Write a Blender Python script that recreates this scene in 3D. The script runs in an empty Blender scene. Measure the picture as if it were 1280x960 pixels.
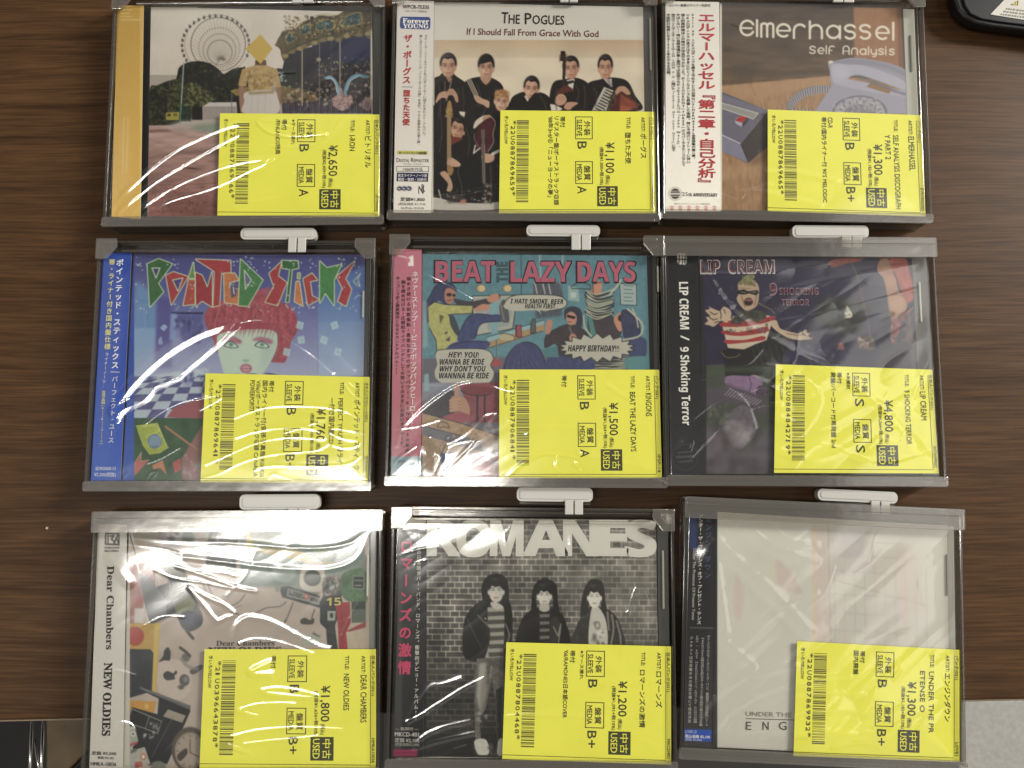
import bpy, math, random
import numpy as np
from mathutils import Vector, Matrix

S = bpy.context.scene
COL = S.collection
# ------------------------------------------------------------------ camera, room light, exposure
TILT, CAMZ, FPX = math.radians(6.2), 0.414, 961.0
cam_d = bpy.data.cameras.new('camera'); cam = bpy.data.objects.new('camera', cam_d); COL.objects.link(cam)
cam_d.sensor_width = 36.0; cam_d.lens = FPX / 1280 * 36.0
cam_d.clip_start = 0.01; cam_d.clip_end = 50
cam.location = (0, 0, CAMZ); cam.rotation_euler = (TILT, 0, 0)
S.camera = cam
S.view_settings.view_transform = 'Standard'; S.view_settings.look = 'None'
S.view_settings.exposure = 0.0; S.view_settings.gamma = 1.0
S.cycles.transparent_max_bounces = 32
S.cycles.max_bounces = 8
S.cycles.caustics_reflective = False; S.cycles.caustics_refractive = False

W = bpy.data.worlds.new("World"); S.world = W; W.use_nodes = True
wn = W.node_tree; wn.nodes.clear()
def wnode(t, **k):
    n = wn.nodes.new(t)
    for a, b in k.items(): setattr(n, a, b)
    return n
w_out = wnode('ShaderNodeOutputWorld'); w_bg = wnode('ShaderNodeBackground')
w_tc = wnode('ShaderNodeTexCoord'); w_sep = wnode('ShaderNodeSeparateXYZ'); w_ramp = wnode('ShaderNodeValToRGB')
w_u = wnode('ShaderNodeMath', operation='DIVIDE'); w_v = wnode('ShaderNodeMath', operation='DIVIDE')   # ceiling-plane coordinates
w_ua = wnode('ShaderNodeMath', operation='MULTIPLY'); w_ua.inputs[1].default_value = 9.5
w_va = wnode('ShaderNodeMath', operation='MULTIPLY_ADD'); w_va.inputs[1].default_value = 6.5
w_sn = wnode('ShaderNodeMath', operation='SINE'); w_ad = wnode('ShaderNodeMath', operation='MULTIPLY_ADD'); w_ad.inputs[1].default_value = 0.5; w_ad.inputs[2].default_value = 0.5
w_r2 = wnode('ShaderNodeValToRGB'); w_mul = wnode('ShaderNodeMix', data_type='RGBA', blend_type='MULTIPLY')
wn.links.new(w_tc.outputs['Generated'], w_sep.inputs[0]); wn.links.new(w_sep.outputs['Z'], w_ramp.inputs[0])
for o_, i_, n_ in (('X', 0, w_u), ('Y', 0, w_v), ('Z', 1, w_u), ('Z', 1, w_v)): wn.links.new(w_sep.outputs[o_], n_.inputs[i_])
wn.links.new(w_u.outputs[0], w_ua.inputs[0]); wn.links.new(w_v.outputs[0], w_va.inputs[0]); wn.links.new(w_ua.outputs[0], w_va.inputs[2])
wn.links.new(w_va.outputs[0], w_sn.inputs[0]); wn.links.new(w_sn.outputs[0], w_ad.inputs[0]); wn.links.new(w_ad.outputs[0], w_r2.inputs[0])
w_ramp.color_ramp.elements[0].position = 0.0; w_ramp.color_ramp.elements[0].color = (0.22, 0.20, 0.17, 1)
w_ramp.color_ramp.elements[1].position = 1.0; w_ramp.color_ramp.elements[1].color = (0.05, 0.048, 0.045, 1)
for ps, l in ((0.22, .50), (0.58, .50), (0.64, .46), (0.865, .46), (0.885, .09), (0.93, .05)):
    e_ = w_ramp.color_ramp.elements.new(ps); e_.color = (l, l * .98, l * .94, 1)
w_r2.color_ramp.elements[0].position = 0.47; w_r2.color_ramp.elements[0].color = (0.15, 0.15, 0.15, 1)
w_r2.color_ramp.elements[1].position = 0.53; w_r2.color_ramp.elements[1].color = (2.3, 2.3, 2.3, 1)
w_gt = wnode('ShaderNodeMath', operation='GREATER_THAN'); w_gt.inputs[1].default_value = 0.61   # striped brightness added overhead for sharp-edged veils on the film; the walls stay plain
wn.links.new(w_sep.outputs['Z'], w_gt.inputs[0]); wn.links.new(w_gt.outputs[0], w_mul.inputs[0])
wn.links.new(w_ramp.outputs[0], w_mul.inputs[6]); wn.links.new(w_r2.outputs[0], w_mul.inputs[7])
wn.links.new(w_mul.outputs[2], w_bg.inputs[0]); wn.links.new(w_bg.outputs[0], w_out.inputs[0])
w_bg.inputs[1].default_value = 0.60

def lamp(name, loc, sx, sy, power, col, target=(0, 0, 0)):
    d = bpy.data.lights.new(name, 'AREA'); d.shape = 'RECTANGLE'; d.size = sx; d.size_y = sy
    d.energy = power; d.color = col
    o = bpy.data.objects.new(name, d); COL.objects.link(o); o.location = loc
    o.rotation_euler = (Vector(target) - Vector(loc)).to_track_quat('-Z', 'Y').to_euler()
    return o
TUBE = (-0.62, -0.17, 2.0)
lamp('ceiling_tube', TUBE, 1.15, 0.05, 17.0, (1.0, 0.965, 0.90), (-0.66, 0, 0))
lamp('ceiling_tube', (3.6, 1.7, 1.95), 0.5, 1.3, 390.0, (1.0, 0.965, 0.90))

lamp('added_glare_lamp', (1.35, 0.05, 2.0), 0.62, 1.5, 5.8, (1.0, 0.975, 0.93), (1.35, 0.05, 0))  # added area lamp, placed to mirror as soft glare in the right-hand films

# ------------------------------------------------------------------ tracing helpers
cT, sT = math.cos(TILT), math.sin(TILT)
def at(u, v, z):
    """photo pixel -> point of the horizontal plane at height z (m)"""
    u = np.asarray(u, float); v = np.asarray(v, float)
    a = (u - 640) / FPX; b = (480 - v) / FPX
    dx, dy, dz = a, b * cT + sT, b * sT - cT
    k = (z - CAMZ) / dz
    return np.stack([k * dx, k * dy, np.full_like(k * dx, z)], -1)
def seen(P):
    """point (m) -> photo pixel, used to look up traced artwork on a flat sheet"""
    P = np.asarray(P, float); x, y, z = P[..., 0], P[..., 1], P[..., 2] - CAMZ
    dep = y * sT - z * cT; up = y * cT + z * sT
    return 640 + FPX * x / dep, 480 - FPX * up / dep

def lin(c):
    c = np.asarray(c, float); return np.where(c <= 0.04045, c / 12.92, ((c + 0.055) / 1.055) ** 2.4)
def rgb(h):
    return np.array([int(h[i:i + 2], 16) / 255 for i in (1, 3, 5)])
INK_GAIN = 1.0
def ink_lin(c):
    c = np.asarray(c, float); g = (c * [.3, .59, .11]).sum(-1, keepdims=True); c = c * .88 + g * .12
    return np.clip((lin(c) - 0.004) * INK_GAIN, 0.002, 0.9)

# ------------------------------------------------------------------ object helpers
def put(o, parent=None):
    COL.objects.link(o)
    if parent: o.parent = parent
    return o
def tag(o, label, cat, group=None):
    o['label'] = label; o['category'] = cat
    if group: o['group'] = group
    return o
def thing(name, label, cat, loc, rz=0.0, group=None):
    o = bpy.data.objects.new(name, None); o.empty_display_size = 0.01
    o.location = loc; o.rotation_euler = (0, 0, rz); put(o)
    return tag(o, label, cat, group)
class MB:
    """collects verts / faces / material slots, builds one mesh object (input in mm by default)"""
    def __init__(s, unit=0.001): s.v = []; s.f = []; s.m = []; s.mats = []; s.n = 0; s.u = unit
    def slot(s, mat):
        if mat not in s.mats: s.mats.append(mat)
        return s.mats.index(mat)
    def add(s, verts, faces, mat):
        k = s.slot(mat); b = s.n
        s.v.extend(tuple(p) for p in verts); s.n += len(verts)
        for f in faces: s.f.append(tuple(i + b for i in f)); s.m.append(k)
    def box(s, x0, x1, y0, y1, z0, z1, mat):
        v = [(x, y, z) for z in (z0, z1) for y in (y0, y1) for x in (x0, x1)]
        s.add(v, [(0, 2, 3, 1), (4, 5, 7, 6), (0, 1, 5, 4), (2, 6, 7, 3), (0, 4, 6, 2), (1, 3, 7, 5)], mat)
    def prism(s, pts, z0, z1, mat):
        n = len(pts); a = sum(pts[i][0] * pts[(i + 1) % n][1] - pts[(i + 1) % n][0] * pts[i][1] for i in range(n))
        if a < 0: pts = pts[::-1]
        v = [(x, y, z0) for x, y in pts] + [(x, y, z1) for x, y in pts]
        f = [tuple(range(n))[::-1], tuple(range(n, 2 * n))] + [(i, (i + 1) % n, n + (i + 1) % n, n + i) for i in range(n)]
        s.add(v, f, mat)
    def tube(s, pts, r, mat, n=8):
        pts = [Vector(p) for p in pts]; v = []; f = []
        for i, p in enumerate(pts):
            t = (pts[min(i + 1, len(pts) - 1)] - pts[max(i - 1, 0)]).normalized()
            a = t.orthogonal().normalized(); b = t.cross(a)
            v += [p + (a * math.cos(q * 2 * math.pi / n) + b * math.sin(q * 2 * math.pi / n)) * r for q in range(n)]
        for i in range(len(pts) - 1):
            for q in range(n):
                f.append((i * n + q, i * n + (q + 1) % n, (i + 1) * n + (q + 1) % n, (i + 1) * n + q))
        f += [tuple(range(n))[::-1], tuple(range((len(pts) - 1) * n, len(pts) * n))]
        s.add(v, f, mat)
    def build(s, name, parent=None, bevel=0.0, seg=2, smooth=False):
        me = bpy.data.meshes.new(name)
        me.from_pydata([(x * s.u, y * s.u, z * s.u) for x, y, z in s.v], [], s.f)
        for m in s.mats: me.materials.append(m)
        me.polygons.foreach_set('material_index', s.m)
        if smooth: me.polygons.foreach_set('use_smooth', [True] * len(s.f))
        me.update()
        o = put(bpy.data.objects.new(name, me), parent)
        if bevel:
            b = o.modifiers.new('soft_edges', 'BEVEL'); b.width = bevel * s.u; b.segments = seg; b.limit_method = 'ANGLE'
            b.angle_limit = math.radians(40)
        return o
def rrect(x0, x1, y0, y1, r, n=6):
    P = []
    for cx, cy, a0 in ((x1 - r, y1 - r, 0), (x0 + r, y1 - r, 90), (x0 + r, y0 + r, 180), (x1 - r, y0 + r, 270)):
        for k in range(n + 1):
            a = math.radians(a0 + 90 * k / n); P.append((cx + r * math.cos(a), cy + r * math.sin(a)))
    return P

# ------------------------------------------------------------------ materials
def new_mat(name):
    m = bpy.data.materials.new(name); m.use_nodes = True; m.node_tree.nodes.clear(); return m, m.node_tree
def N(nt, t, **k):
    n = nt.nodes.new(t)
    for a, b in k.items():
        if a in n.bl_rna.properties.keys(): setattr(n, a, b)
        else: n.inputs[a.replace('_', ' ')].default_value = b
    return n
def plain(name, col, rough=0.5, spec=0.5, metal=0.0, bump=0.0, bscale=800, var=0.0, coat=0.0):
    m, nt = new_mat(name); o = N(nt, 'ShaderNodeOutputMaterial'); p = N(nt, 'ShaderNodeBsdfPrincipled')
    p.inputs['Base Color'].default_value = (*col, 1); p.inputs['Roughness'].default_value = rough
    p.inputs['Metallic'].default_value = metal; p.inputs['Specular IOR Level'].default_value = spec
    p.inputs['Coat Weight'].default_value = coat
    nt.links.new(p.outputs[0], o.inputs[0])
    if bump or var:
        tc = N(nt, 'ShaderNodeTexCoord'); nz = N(nt, 'ShaderNodeTexNoise'); nz.inputs['Scale'].default_value = bscale
        nz.inputs['Detail'].default_value = 4
        nt.links.new(tc.outputs['Object'], nz.inputs['Vector'])
        if bump:
            b = N(nt, 'ShaderNodeBump'); b.inputs['Strength'].default_value = bump; b.inputs['Distance'].default_value = 0.0005
            nt.links.new(nz.outputs[0], b.inputs['Height']); nt.links.new(b.outputs[0], p.inputs['Normal'])
        if var:
            r = N(nt, 'ShaderNodeMapRange'); r.inputs['From Min'].default_value = 0.3; r.inputs['From Max'].default_value = 0.7
            r.inputs['To Min'].default_value = 1 - var; r.inputs['To Max'].default_value = 1 + var
            x = N(nt, 'ShaderNodeMix', data_type='RGBA', blend_type='MULTIPLY'); x.inputs[0].default_value = 1
            x.inputs[6].default_value = (*col, 1)
            nt.links.new(nz.outputs[0], r.inputs[0]); nt.links.new(r.outputs[0], x.inputs[7]); nt.links.new(x.outputs[2], p.inputs['Base Color'])
    return m
def clear(name, tint, rough, gain=1.0, body=None, bodyfac=0.0, bump=0.0, bscale=300, ior=1.5, edge=None):
    """thin clear plastic: see-through tint, Fresnel gloss, optional milky body"""
    m, nt = new_mat(name); o = N(nt, 'ShaderNodeOutputMaterial')
    t = N(nt, 'ShaderNodeBsdfTransparent'); t.inputs[0].default_value = (*tint, 1)
    g = N(nt, 'ShaderNodeBsdfGlossy'); g.inputs['Roughness'].default_value = rough
    fr = N(nt, 'ShaderNodeLayerWeight'); fr.inputs['Blend'].default_value = 0.5      # Schlick: the same from both sides of a thin sheet
    pw = N(nt, 'ShaderNodeMath', operation='POWER'); pw.inputs[1].default_value = 5.0; nt.links.new(fr.outputs['Facing'], pw.inputs[0])
    f0 = ((ior - 1) / (ior + 1)) ** 2
    sc = N(nt, 'ShaderNodeMath', operation='MULTIPLY_ADD'); sc.inputs[1].default_value = 1 - f0; sc.inputs[2].default_value = f0; nt.links.new(pw.outputs[0], sc.inputs[0])
    mu = N(nt, 'ShaderNodeMath', operation='MULTIPLY', use_clamp=True); mu.inputs[1].default_value = gain
    if edge:         # light is lost through steeply seen flanks, so moulded edges look dark
        pe = N(nt, 'ShaderNodeMath', operation='POWER'); pe.inputs[1].default_value = 1.4; nt.links.new(fr.outputs['Facing'], pe.inputs[0])
        me = N(nt, 'ShaderNodeMix', data_type='RGBA'); me.inputs[6].default_value = (*tint, 1); me.inputs[7].default_value = (*edge, 1)
        nt.links.new(pe.outputs[0], me.inputs[0]); nt.links.new(me.outputs[2], t.inputs[0])
    nt.links.new(sc.outputs[0], mu.inputs[0])
    mx = N(nt, 'ShaderNodeMixShader'); nt.links.new(mu.outputs[0], mx.inputs[0])
    src = t.outputs[0]
    if body is not None:
        d = N(nt, 'ShaderNodeBsdfDiffuse'); d.inputs[0].default_value = (*body, 1)
        m2 = N(nt, 'ShaderNodeMixShader'); m2.inputs[0].default_value = bodyfac
        nt.links.new(src, m2.inputs[1]); nt.links.new(d.outputs[0], m2.inputs[2]); src = m2.outputs[0]
    nt.links.new(src, mx.inputs[1]); nt.links.new(g.outputs[0], mx.inputs[2]); nt.links.new(mx.outputs[0], o.inputs[0])
    if bump:
        tc = N(nt, 'ShaderNodeTexCoord'); nz = N(nt, 'ShaderNodeTexNoise'); nz.inputs['Scale'].default_value = bscale
        nz.inputs['Detail'].default_value = 3
        nt.links.new(tc.outputs['Object'], nz.inputs['Vector'])
        b = N(nt, 'ShaderNodeBump'); b.inputs['Strength'].default_value = bump; b.inputs['Distance'].default_value = 0.001
        nt.links.new(nz.outputs[0], b.inputs['Height'])
        for s_ in (g, fr): nt.links.new(b.outputs[0], s_.inputs['Normal'])
    return m
def print_mat():
    m, nt = new_mat('printed_paper'); o = N(nt, 'ShaderNodeOutputMaterial'); p = N(nt, 'ShaderNodeBsdfPrincipled')
    a = N(nt, 'ShaderNodeVertexColor'); a.layer_name = 'print'
    nt.links.new(a.outputs[0], p.inputs['Base Color']); p.inputs['Roughness'].default_value = 0.45
    p.inputs['Specular IOR Level'].default_value = 0.25
    nt.links.new(p.outputs[0], o.inputs[0]); return m
PRINT = print_mat()
_inks = {}
def ink(h):
    if h not in _inks: _inks[h] = plain('ink', tuple(ink_lin(rgb(h))), 0.5, 0.2)
    return _inks[h]
FILM = clear('cellophane', (0.97, 0.97, 0.965), 0.125, 1.9, (0.8, 0.78, 0.74), 0.006)
LID = clear('clear_polystyrene', (0.96, 0.96, 0.95), 0.45, 0.12)
KEEP = clear('smoky_polycarbonate', (0.90, 0.885, 0.85), 0.12, 1.4, (0.34, 0.32, 0.285), 0.06, 0.05, 90, edge=(.30, .28, .24))
KEEPLIP = clear('clear_polycarbonate', (0.90, 0.885, 0.85), 0.14, 1.7, (0.42, 0.40, 0.365), 0.11, 0.22, 45, edge=(.28, .26, .22))
HOOK = plain('white_nylon', (0.36, 0.35, 0.32), 0.38, 0.5, bump=0.04, bscale=900)
TRAY = plain('black_tray', (0.012, 0.011, 0.010), 0.4)
YEL = plain('yellow_label_paper', tuple(ink_lin(rgb('#d6d33c'))), 0.55, 0.25, var=0.03, bscale=60)
YINK = plain('thermal_ink', (0.045, 0.045, 0.022), 0.6, 0.2)
BARINK = plain('barcode_ink', (0.085, 0.08, 0.03), 0.6, 0.2)

# ------------------------------------------------------------------ print rasteriser (plain numpy)
def parse(p):
    if isinstance(p, str): return np.array([[float(a) for a in q.split(',')] for q in p.split()])
    return np.asarray(p, float)
def spline(P, closed=True, n=6):
    P = np.asarray(P, float); m = len(P); out = []
    for i in range(m if closed else m - 1):
        g = lambda k: P[k % m] if closed else P[min(max(k, 0), m - 1)]
        a, b, c, d = g(i - 1), g(i), g(i + 1), g(i + 2)
        for t in np.arange(n) / n:
            out.append(0.5 * (2 * b + (c - a) * t + (2 * a - 5 * b + 4 * c - d) * t * t + (3 * b - a - 3 * c + d) * t ** 3))
    if not closed: out.append(P[-1])
    return np.array(out)
def vnoise(h, w, sy, sx, seed):
    r = np.random.RandomState(seed); gy, gx = max(2, int(h / sy) + 2), max(2, int(w / sx) + 2)
    G = r.rand(gy, gx)
    def ax(n, g):
        t = np.linspace(0, g - 1.001, n); i = t.astype(int); f = t - i; return i, f * f * (3 - 2 * f)
    iy, fy = ax(h, gy); ix, fx = ax(w, gx)
    R = G[iy] * (1 - fy)[:, None] + G[iy + 1] * fy[:, None]
    return R[:, ix] * (1 - fx) + R[:, ix + 1] * fx
def blur1(a, r):
    if r < 1: return a
    for ax in (0, 1):
        for _ in range(2):
            c = np.cumsum(np.pad(a, [(r + 1, r) if k == ax else (0, 0) for k in range(a.ndim)], mode='edge'), axis=ax)
            n = a.shape[ax]
            a = (np.take(c, range(2 * r + 1, 2 * r + 1 + n), ax) - np.take(c, range(0, n), ax)) / (2 * r + 1)
    return a
class Art:
    K = 3.0
    def __init__(s, u0, v0, u1, v1, base):
        s.u0, s.v0 = u0, v0; s.h = int((v1 - v0) * s.K); s.w = int((u1 - u0) * s.K)
        s.a = np.tile(rgb(base).astype(np.float32), (s.h, s.w, 1)); s.fr = (0, 0, 1); s.rs = np.random.RandomState(3)
    def f(s, x0, y0, sc): s.fr = (x0, y0, sc); return s
    def uv(s, p):
        p = parse(p); return p / s.fr[2] + np.array(s.fr[:2])
    def c(s, p): return (s.uv(p) - np.array([s.u0, s.v0])) * s.K
    def blend(s, y0, x0, m, col, alpha):
        h, w = m.shape; r = s.a[y0:y0 + h, x0:x0 + w]; m = (m * alpha)[..., None]
        cc = rgb(col) if isinstance(col, str) else col
        r[:] = r * (1 - m) + cc * m
    def box(s, P, pad):
        x0, y0 = np.floor(P.min(0) - pad).astype(int); x1, y1 = np.ceil(P.max(0) + pad).astype(int) + 1
        return max(x0, 0), max(y0, 0), min(x1, s.w), min(y1, s.h)
    def poly(s, p, col, alpha=1.0, soft=0, sm=False, tex=0.0):
        P = s.c(p)
        if sm: P = spline(P)
        x0, y0, x1, y1 = s.box(P, 2 + 2 * soft)
        if x1 <= x0 or y1 <= y0: return
        Y = np.arange(y0 * 2, y1 * 2) / 2 + 0.25; X = np.arange(x0 * 2, x1 * 2) / 2 + 0.25
        M = np.zeros((len(Y), len(X)), bool); Q = np.roll(P, -1, 0)
        for (ax, ay), (bx, by) in zip(P, Q):
            c = (ay > Y) != (by > Y)
            if not c.any(): continue
            yi = Y[c]; xi = ax + (yi - ay) * (bx - ax) / (by - ay)
            M[c] ^= X[None, :] < xi[:, None]
        m = M.reshape(len(Y) // 2, 2, len(X) // 2, 2).mean((1, 3)).astype(np.float32)
        if soft: m = blur1(m, int(soft))
        if tex:
            n = vnoise(m.shape[0], m.shape[1], 5, 5, s.rs.randint(9999)) * .6 + vnoise(m.shape[0], m.shape[1], 14, 14, s.rs.randint(9999)) * .4
            base = rgb(col); cc = np.clip(base * (1 + tex * (n[..., None] - .5) * 2), 0, 1)
            s.blend(y0, x0, m, cc, alpha)
        else: s.blend(y0, x0, m, col, alpha)
    def ell(s, x, y, rx, ry, col, alpha=1.0, soft=0.0, rot=0.0, ring=0.0):
        C = s.c([(x, y)])[0]; k = s.K / s.fr[2]; a, b = rx * k, ry * k; R = max(a, b) * (1 + soft) + 2
        x0, y0, x1, y1 = s.box(np.array([C]), R)
        if x1 <= x0 or y1 <= y0: return
        Y, X = np.mgrid[y0:y1, x0:x1] + 0.5; X = X - C[0]; Y = Y - C[1]; t = math.radians(rot)
        U = (X * math.cos(t) + Y * math.sin(t)) / a; V = (-X * math.sin(t) + Y * math.cos(t)) / b
        d = np.sqrt(U * U + V * V); e = max(soft, 0.8 / min(a, b))
        m = np.clip((1 - d) / e * .5 + .5, 0, 1)
        if ring: m = m * np.clip((d - (1 - ring)) / e * .5 + .5, 0, 1)
        s.blend(y0, x0, m, col, alpha)
    def line(s, p, wd, col, alpha=1.0, sm=False, soft=0.0):
        P = s.c(p)
        if sm: P = spline(P, False)
        k = s.K / s.fr[2]; r = wd * k / 2
        x0, y0, x1, y1 = s.box(P, r + 2 + soft * k)
        if x1 <= x0 or y1 <= y0: return
        D = np.full((y1 - y0, x1 - x0), 1e9, np.float32)
        for (ax, ay), (bx, by) in zip(P[:-1], P[1:]):
            q = r + 3 + soft * k
            i0, i1 = max(int(min(ax, bx) - q), x0), min(int(max(ax, bx) + q) + 1, x1)
            j0, j1 = max(int(min(ay, by) - q), y0), min(int(max(ay, by) + q) + 1, y1)
            if i1 <= i0 or j1 <= j0: continue
            Y, X = np.mgrid[j0:j1, i0:i1] + 0.5
            L = (bx - ax) ** 2 + (by - ay) ** 2 + 1e-9
            t = np.clip(((X - ax) * (bx - ax) + (Y - ay) * (by - ay)) / L, 0, 1)
            d = np.hypot(X - ax - t * (bx - ax), Y - ay - t * (by - ay))
            sub = D[j0 - y0:j1 - y0, i0 - x0:i1 - x0]; np.minimum(sub, d, out=sub)
        e = 1.0 + soft * k
        s.blend(y0, x0, np.clip((r - D) / e + .5, 0, 1), col, alpha)
    def grad(s, p, c0, c1, alpha=1.0, horiz=False):
        """gradient of printed colour over a quad's bounding box"""
        P = s.c(p); x0, y0, x1, y1 = s.box(P, 0); h, w = y1 - y0, x1 - x0
        t = np.linspace(0, 1, w)[None, :] if horiz else np.linspace(0, 1, h)[:, None]
        t = np.broadcast_to(t, (h, w))[..., None]
        s.blend(y0, x0, np.ones((h, w)), rgb(c0) * (1 - t) + rgb(c1) * t, alpha)
    def mottle(s, p, sy, sx, amp, seed):
        P = s.c(p); x0, y0, x1, y1 = s.box(P, 0); n = vnoise(y1 - y0, x1 - x0, sy, sx, seed)
        r = s.a[y0:y1, x0:x1]; r *= (1 + amp * (n[..., None] - .5) * 2)
    def dots(s, x0, y0, x1, y1, n, r, cols, seed=1, alpha=.8):
        q = np.random.RandomState(seed)
        for i in range(n):
            s.ell(x0 + q.rand() * (x1 - x0), y0 + q.rand() * (y1 - y0), r * (.4 + q.rand()), r * (.4 + q.rand()), cols[q.randint(len(cols))], alpha, .4, q.rand() * 180)
    def leafy(s, p, col, n, r, cols, seed):
        """tree mass: outline plus leaf clumps scattered inside it"""
        s.poly(p, col, sm=True, tex=.25); P = parse(p); q = np.random.RandomState(seed); a, b = P.min(0), P.max(0); E = np.roll(P, -1, 0)
        for i in range(n):
            x, y = a + q.rand(2) * (b - a); c = False
            for (ax, ay), (bx, by) in zip(P, E):
                if (ay > y) != (by > y) and x < ax + (y - ay) * (bx - ax) / (by - ay): c = not c
            if c: s.ell(x, y, r * (.4 + q.rand()), r * (.3 + .7 * q.rand()), cols[q.randint(len(cols))], .7, .5, q.rand() * 180)
    def head(s, x, y, w, h, skin, hair, brow='#2a1c18', hairtop=.45, fringe=0, tilt=0, lines=True, long=0, blush='#8a5a48'):
        """small printed face: hair, face, ear, brows, eyes, nose, mouth"""
        t = math.radians(tilt)
        def q(a, b): return (x + (a * math.cos(t) - b * math.sin(t)) * w, y + (a * math.sin(t) + b * math.cos(t)) * h)
        s.ell(*q(0, -.12), .54 * w, .46 * h, hair, 1, .12, tilt)
        if long: s.poly([q(-.56, -.1), q(.56, -.1), q(.62, long), q(.3, long + .1), q(-.3, long + .1), q(-.62, long)], hair, sm=True)
        s.ell(*q(-.47, .08), .07 * w, .12 * h, skin, 1, .3); s.ell(*q(.47, .08), .07 * w, .12 * h, skin, 1, .3)
        s.poly([q(-.44, -.2), q(-.43, .18), q(-.3, .4), q(-.1, .5), q(.1, .5), q(.3, .4), q(.43, .18), q(.44, -.2), q(.2, -.36), q(-.2, -.36)], skin, sm=True)
        s.poly([q(.16, -.3), q(.44, -.2), q(.43, .18), q(.28, .42), q(.08, .5), q(.2, .2)], blush, .45, 2)
        s.poly([q(-.5, -.12), q(-.42, -.4), q(-.1, -.58), q(.25, -.55), q(.47, -.35), q(.5, -.1), q(.44, .02), q(.37, -.24 + fringe), q(.2, -.34 + fringe), q(-.05, -.3 + fringe), q(-.25, -.36 + fringe), q(-.39, -.22 + fringe), q(-.44, .02)], hair, sm=True, tex=.3)
        s.ell(*q(-.12, -.46), .22 * w, .06 * h, '#5d534c' if not long else '#4a4742', .45, .7, tilt)
        if lines:
            for sx in (-1, 1):
                s.line([q(sx * .33, -.1), q(sx * .1, -.09)], .05 * h, brow, .6); s.ell(*q(sx * .2, -.01), .10 * w, .028 * h, '#1c1412', .7, .6)
                s.ell(*q(sx * .22, -.03), .17 * w, .07 * h, blush, .45, .7)
                s.ell(*q(sx * .2, .05), .11 * w, .03 * h, blush, .4, .6)
            s.poly([q(.02, -.05), q(.1, .16), q(-.04, .19)], blush, .55, 1); s.ell(*q(-.2, .16), .1 * w, .09 * h, '#d8bba6' if skin[1] in 'ab' else skin, .35, .8); s.poly([q(-.3, .4), q(-.12, .5), q(.12, .5), q(.34, .36), q(.1, .44)], blush, .4, 2); s.line([q(-.13, .3), q(.13, .3)], .04 * h, '#7a3a34', .75)
            s.ell(*q(0, .38), .12 * w, .03 * h, blush, .4, .6)
    def done(s, grain=.02):
        n = np.random.RandomState(5).rand(s.h, s.w, 1) - .5
        s.a = np.clip(blur1(s.a, 1) * (1 + grain * n * 2) + n * .01, 0, 1); return s
    def sample(s, u, v):
        x = np.clip((u - s.u0) * s.K - .5, 0, s.w - 1.001); y = np.clip((v - s.v0) * s.K - .5, 0, s.h - 1.001)
        i, j = x.astype(int), y.astype(int); a = (x - i)[..., None]; b = (y - j)[..., None]
        A = s.a; return (A[j, i] * (1 - a) + A[j, i + 1] * a) * (1 - b) + (A[j + 1, i] * (1 - a) + A[j + 1, i + 1] * a) * b

# ------------------------------------------------------------------ lettering
_gc = {}
def glyphs(body, bold):
    k = (body, bold)
    if k not in _gc:
        c = bpy.data.curves.new('lettering', 'FONT'); c.body = body; c.resolution_u = 2; c.offset = bold
        o = bpy.data.objects.new('lettering', c); me = o.to_mesh()
        v = np.zeros(len(me.vertices) * 3, np.float32); me.vertices.foreach_get('co', v)
        _gc[k] = (v.reshape(-1, 3)[:, :2].astype(float), [tuple(p.vertices) for p in me.polygons])
        o.to_mesh_clear(); bpy.data.objects.remove(o); bpy.data.curves.remove(c)
    return _gc[k]
def serif(t):   # bold serif forms of the plain letters
    return ''.join(chr(0x1D400 + ord(c) - 65) if 'A' <= c <= 'Z' else chr(0x1D41A + ord(c) - 97) if 'a' <= c <= 'z' else c for c in t)
def heavy(t):   # bold sans forms
    return ''.join(chr(0x1D5D4 + ord(c) - 65) if 'A' <= c <= 'Z' else chr(0x1D5EE + ord(c) - 97) if 'a' <= c <= 'z' else chr(0x1D7EC + ord(c) - 48) if '0' <= c <= '9' else c for c in t)
def slant(t):   # bold sans italic forms
    return ''.join(chr(0x1D63C + ord(c) - 65) if 'A' <= c <= 'Z' else c for c in t)
TURN = set('ー｜「」『』（）()…~―/-|')

def shifts(b): return [(0, 0)] if b <= 0 else [(-b, -b), (b, -b), (-b, b), (b, b)]

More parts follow.
